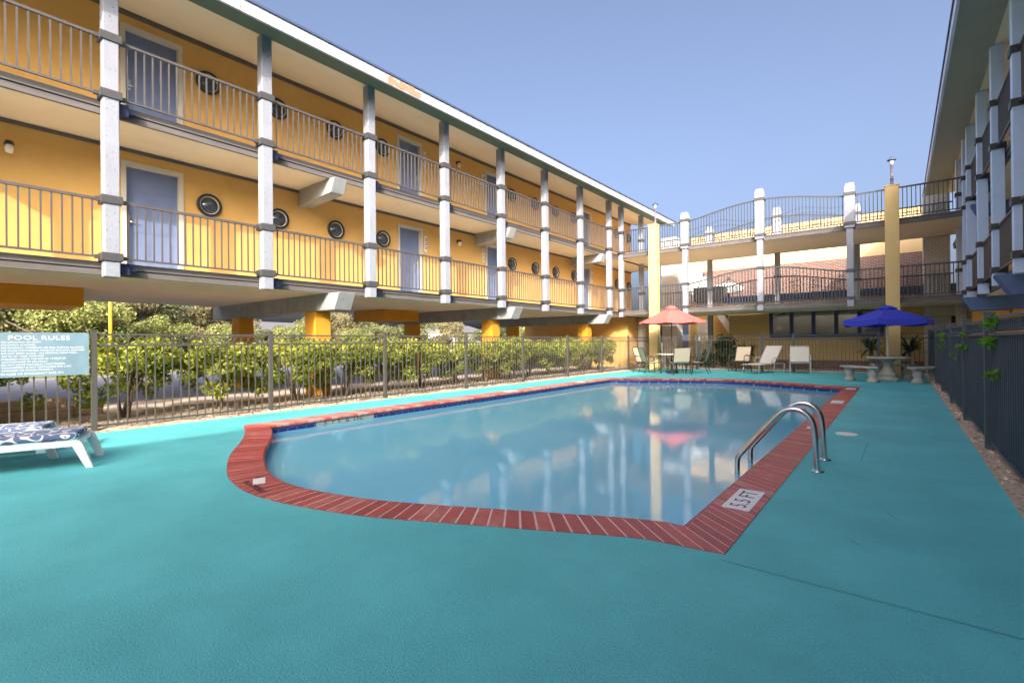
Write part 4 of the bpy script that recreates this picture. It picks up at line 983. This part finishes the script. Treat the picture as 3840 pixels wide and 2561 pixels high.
for sx in (-1, 1):
    x = sx*(w/2+.015); m = MB(); m.tube([(x, .92, .33), (x, -.1, .36), (x, -.75, .34)], .016, 7); lpart('side_rail', m, K['grey_frame'], t)
    m = MB(); m.tube([(x, -.1, .37), (x, -.59, 1.01)], .015, 7); lpart('back_frame', m, K['grey_frame'], t)
    for y in (.8, -.1, -.72): m = MB(); m.tube([(x, y, .34), (x, y+.05, 0)], .015, 7); lpart('leg', m, K['grey_frame'], t)
    m = MB(); m.tube(catmull3([(x*1.1, .1, .35), (x*1.12, .08, .52), (x*1.12, -.05, .57), (x*1.12, -.3, .55)]), .014, 7); lpart('armrest', m, K['grey_frame'], t)

# near loungers with patterned cushions
def near_lounger(loc, rz, lab):
    t = thing('pool_lounger', lab, 'lounger', loc, rz, 'cushioned loungers at the left edge')
    w = .62
    for sx in (-1, 1):
        m = MB(); x = sx*w/2; m.box(x-.022, x+.022, -1.9, .0, .225, .285); lpart('side_rail', m, K['white_metal'], t, .006)
    m = MB(); m.box(-w/2+.022, w/2-.022, -.05, -.005, .23, .28); lpart('end_rail', m, K['white_metal'], t, .006); m = MB(); m.box(-w/2+.022, w/2-.022, -1.9, -1.85, .23, .28); lpart('end_rail', m, K['white_metal'], t, .006)
    for sx in (-1, 1):
        for y, d in ((-.03, .10), (-1.8, -.1)):
            x = sx*w/2; m = MB(); a = .026
            m.add([(x-a, y-a-.02, .27), (x+a, y-a-.02, .27), (x+a, y+a+.02, .27), (x-a, y+a+.02, .27), (x-a, y-a+d, 0), (x+a, y-a+d, 0), (x+a, y+a+d+.01, 0), (x-a, y+a+d+.01, 0)], [(0,1,2,3),(7,6,5,4),(0,4,5,1),(1,5,6,2),(2,6,7,3),(3,7,4,0)])
            lpart('leg', m, K['white_metal'], t, .004)
    
    for xx in (-w/2+.1, w/2-.16): m = MB(); m.box(xx, xx+.06, -.35, -.28, .17, .24); lpart('slat_clip', m, K['white_metal'], t)
    m = MB(); m.box(-.29, .29, -1.15, -.03, .29, .352); c = link('cushion', m.mesh('cushion', K['swirl']), t)
    b = c.modifiers.new('bevel', 'BEVEL'); b.width = .028; b.segments = 4
    m = MB(); m.box(-.29, .29, -1.88, -1.17, .29, .352); c = link('cushion', m.mesh('cushion', K['swirl']), t); b = c.modifiers.new('bevel', 'BEVEL'); b.width = .028; b.segments = 4
ax = math.atan2(.335, .94)
near_lounger((-6.76, 1.26, 0), -ax, 'white framed lounger with navy swirl cushion nearest the camera')
near_lounger((-7.58, 1.12, 0), -ax, 'white framed lounger with navy swirl cushion behind the nearest one, by the fence')

# stone table set and blue umbrella
TX, TY = -.29, 18.1
t = thing('stone_table', 'round cast stone pedestal table under the blue umbrella', 'table', (TX, TY, 0))
m = MB(); m.lathe([(.001, .63), (.52, .64), (.545, .66), (.55, .69), (.53, .705), (.001, .705)], (0, 0, 0), 36); lpart('tabletop', m, K['stone'], t)
m = MB(); m.lathe([(.27, 0), (.27, .07), (.22, .10), (.20, .14), (.23, .17), (.20, .22), (.13, .35), (.105, .48), (.15, .56), (.21, .61), (.22, .64), (.001, .64)], (0, 0, 0), 24); lpart('pedestal', m, K['stone'], t)
def stone_bench(ang, lab):
    t = thing('stone_bench', lab, 'bench', (TX, TY, 0), ang, 'curved stone benches')
    r0, r1, sp = .85, 1.22, .52; m = MB(); k = 14; vs = []
    for i in range(k+1):
        a = -sp+2*sp*i/k
        for r, z in ((r0, .395), (r1, .395), (r1+.012, .42), (r1, .45), (r0, .45), (r0-.012, .42)): vs.append((r*math.cos(a), r*math.sin(a), z))
    m.add(vs, [(6*i+s, 6*i+(s+1) % 6, 6*(i+1)+(s+1) % 6, 6*(i+1)+s) for i in range(k) for s in range(6)]+[tuple(range(6)), tuple(range(6*k, 6*k+6))]); lpart('seat', m, K['stone'], t)
    for a in (-.36, .36):
        m = MB(); c = (1.03*math.cos(a), 1.03*math.sin(a))
        prof = [(.15, 0), (.15, .06), (.11, .10), (.095, .17), (.13, .24), (.10, .29), (.12, .34), (.16, .395)]
        m.lathe(prof, (c[0], c[1], 0), 10, smooth=True); lpart('leg', m, K['stone'], t)
stone_bench(math.atan2(-.75, -.62), 'curved stone bench in front left of the stone table'); stone_bench(math.atan2(-.45, .78), 'curved stone bench between the stone table and the right fence'); stone_bench(math.atan2(1.0, .12), 'curved stone bench behind the stone table')
t = thing('blue_umbrella', 'royal blue patio umbrella standing through the stone table', 'umbrella', (TX, TY, 0))
canopy(1.12, .40, 6, K['blue_cloth'], t, 1.78, .17, .04, True, .35)
m = MB(); m.lathe([(.02, .0), (.02, 2.2), (.001, 2.22)], (0, 0, 0), 12); lpart('pole', m, K['white_metal'], t)

# ------------------------------------------------------------------ light, sky, camera
SUN = Vector((1, -1.48, .89)).normalized()
el = math.asin(SUN.z); az = math.atan2(SUN.x, SUN.y)          # azimuth clockwise from +Y
w = bpy.data.worlds.new('World'); sc.world = w; w.use_nodes = True
nt = w.node_tree; bg = nt.nodes['Background']
sky = nt.nodes.new('ShaderNodeTexSky'); sky.sky_type = 'NISHITA'; sky.sun_disc = False; sky.sun_elevation = el; sky.sun_rotation = az
sky.air_density = .52; sky.dust_density = 10.; sky.ozone_density = 1.3
nt.links.new(sky.outputs[0], bg.inputs['Color']); bg.inputs['Strength'].default_value = .15
ld = bpy.data.lights.new('sun', 'SUN'); ld.energy = 2.0; ld.angle = R(.55); ld.color = (1, .90, .76)
so = bpy.data.objects.new('sun', ld); C.objects.link(so); so.rotation_euler = SUN.to_track_quat('Z', 'Y').to_euler(); so.location = (20, -20, 20)
cam = bpy.data.cameras.new('camera'); co = bpy.data.objects.new('camera', cam); C.objects.link(co)
cam.sensor_width = 36; cam.lens = Fp/3840*36; cam.clip_end = 2000; cam.clip_start = .05
mw = Matrix.Identity(4)
for i in range(3): mw[i][0] = RT[i]; mw[i][1] = UP[i]; mw[i][2] = -fwd[i]
mw.translation = (0, 0, CH); co.matrix_world = mw
sc.camera = co
sc.view_settings.view_transform = 'Standard'; sc.view_settings.look = 'None'; sc.view_settings.gamma = 1; sc.view_settings.use_curve_mapping = False
sc.view_settings.exposure = 1.62
sc.cycles.max_bounces = 10; sc.cycles.diffuse_bounces = 5; sc.cycles.transparent_max_bounces = 12; sc.cycles.caustics_reflective = False
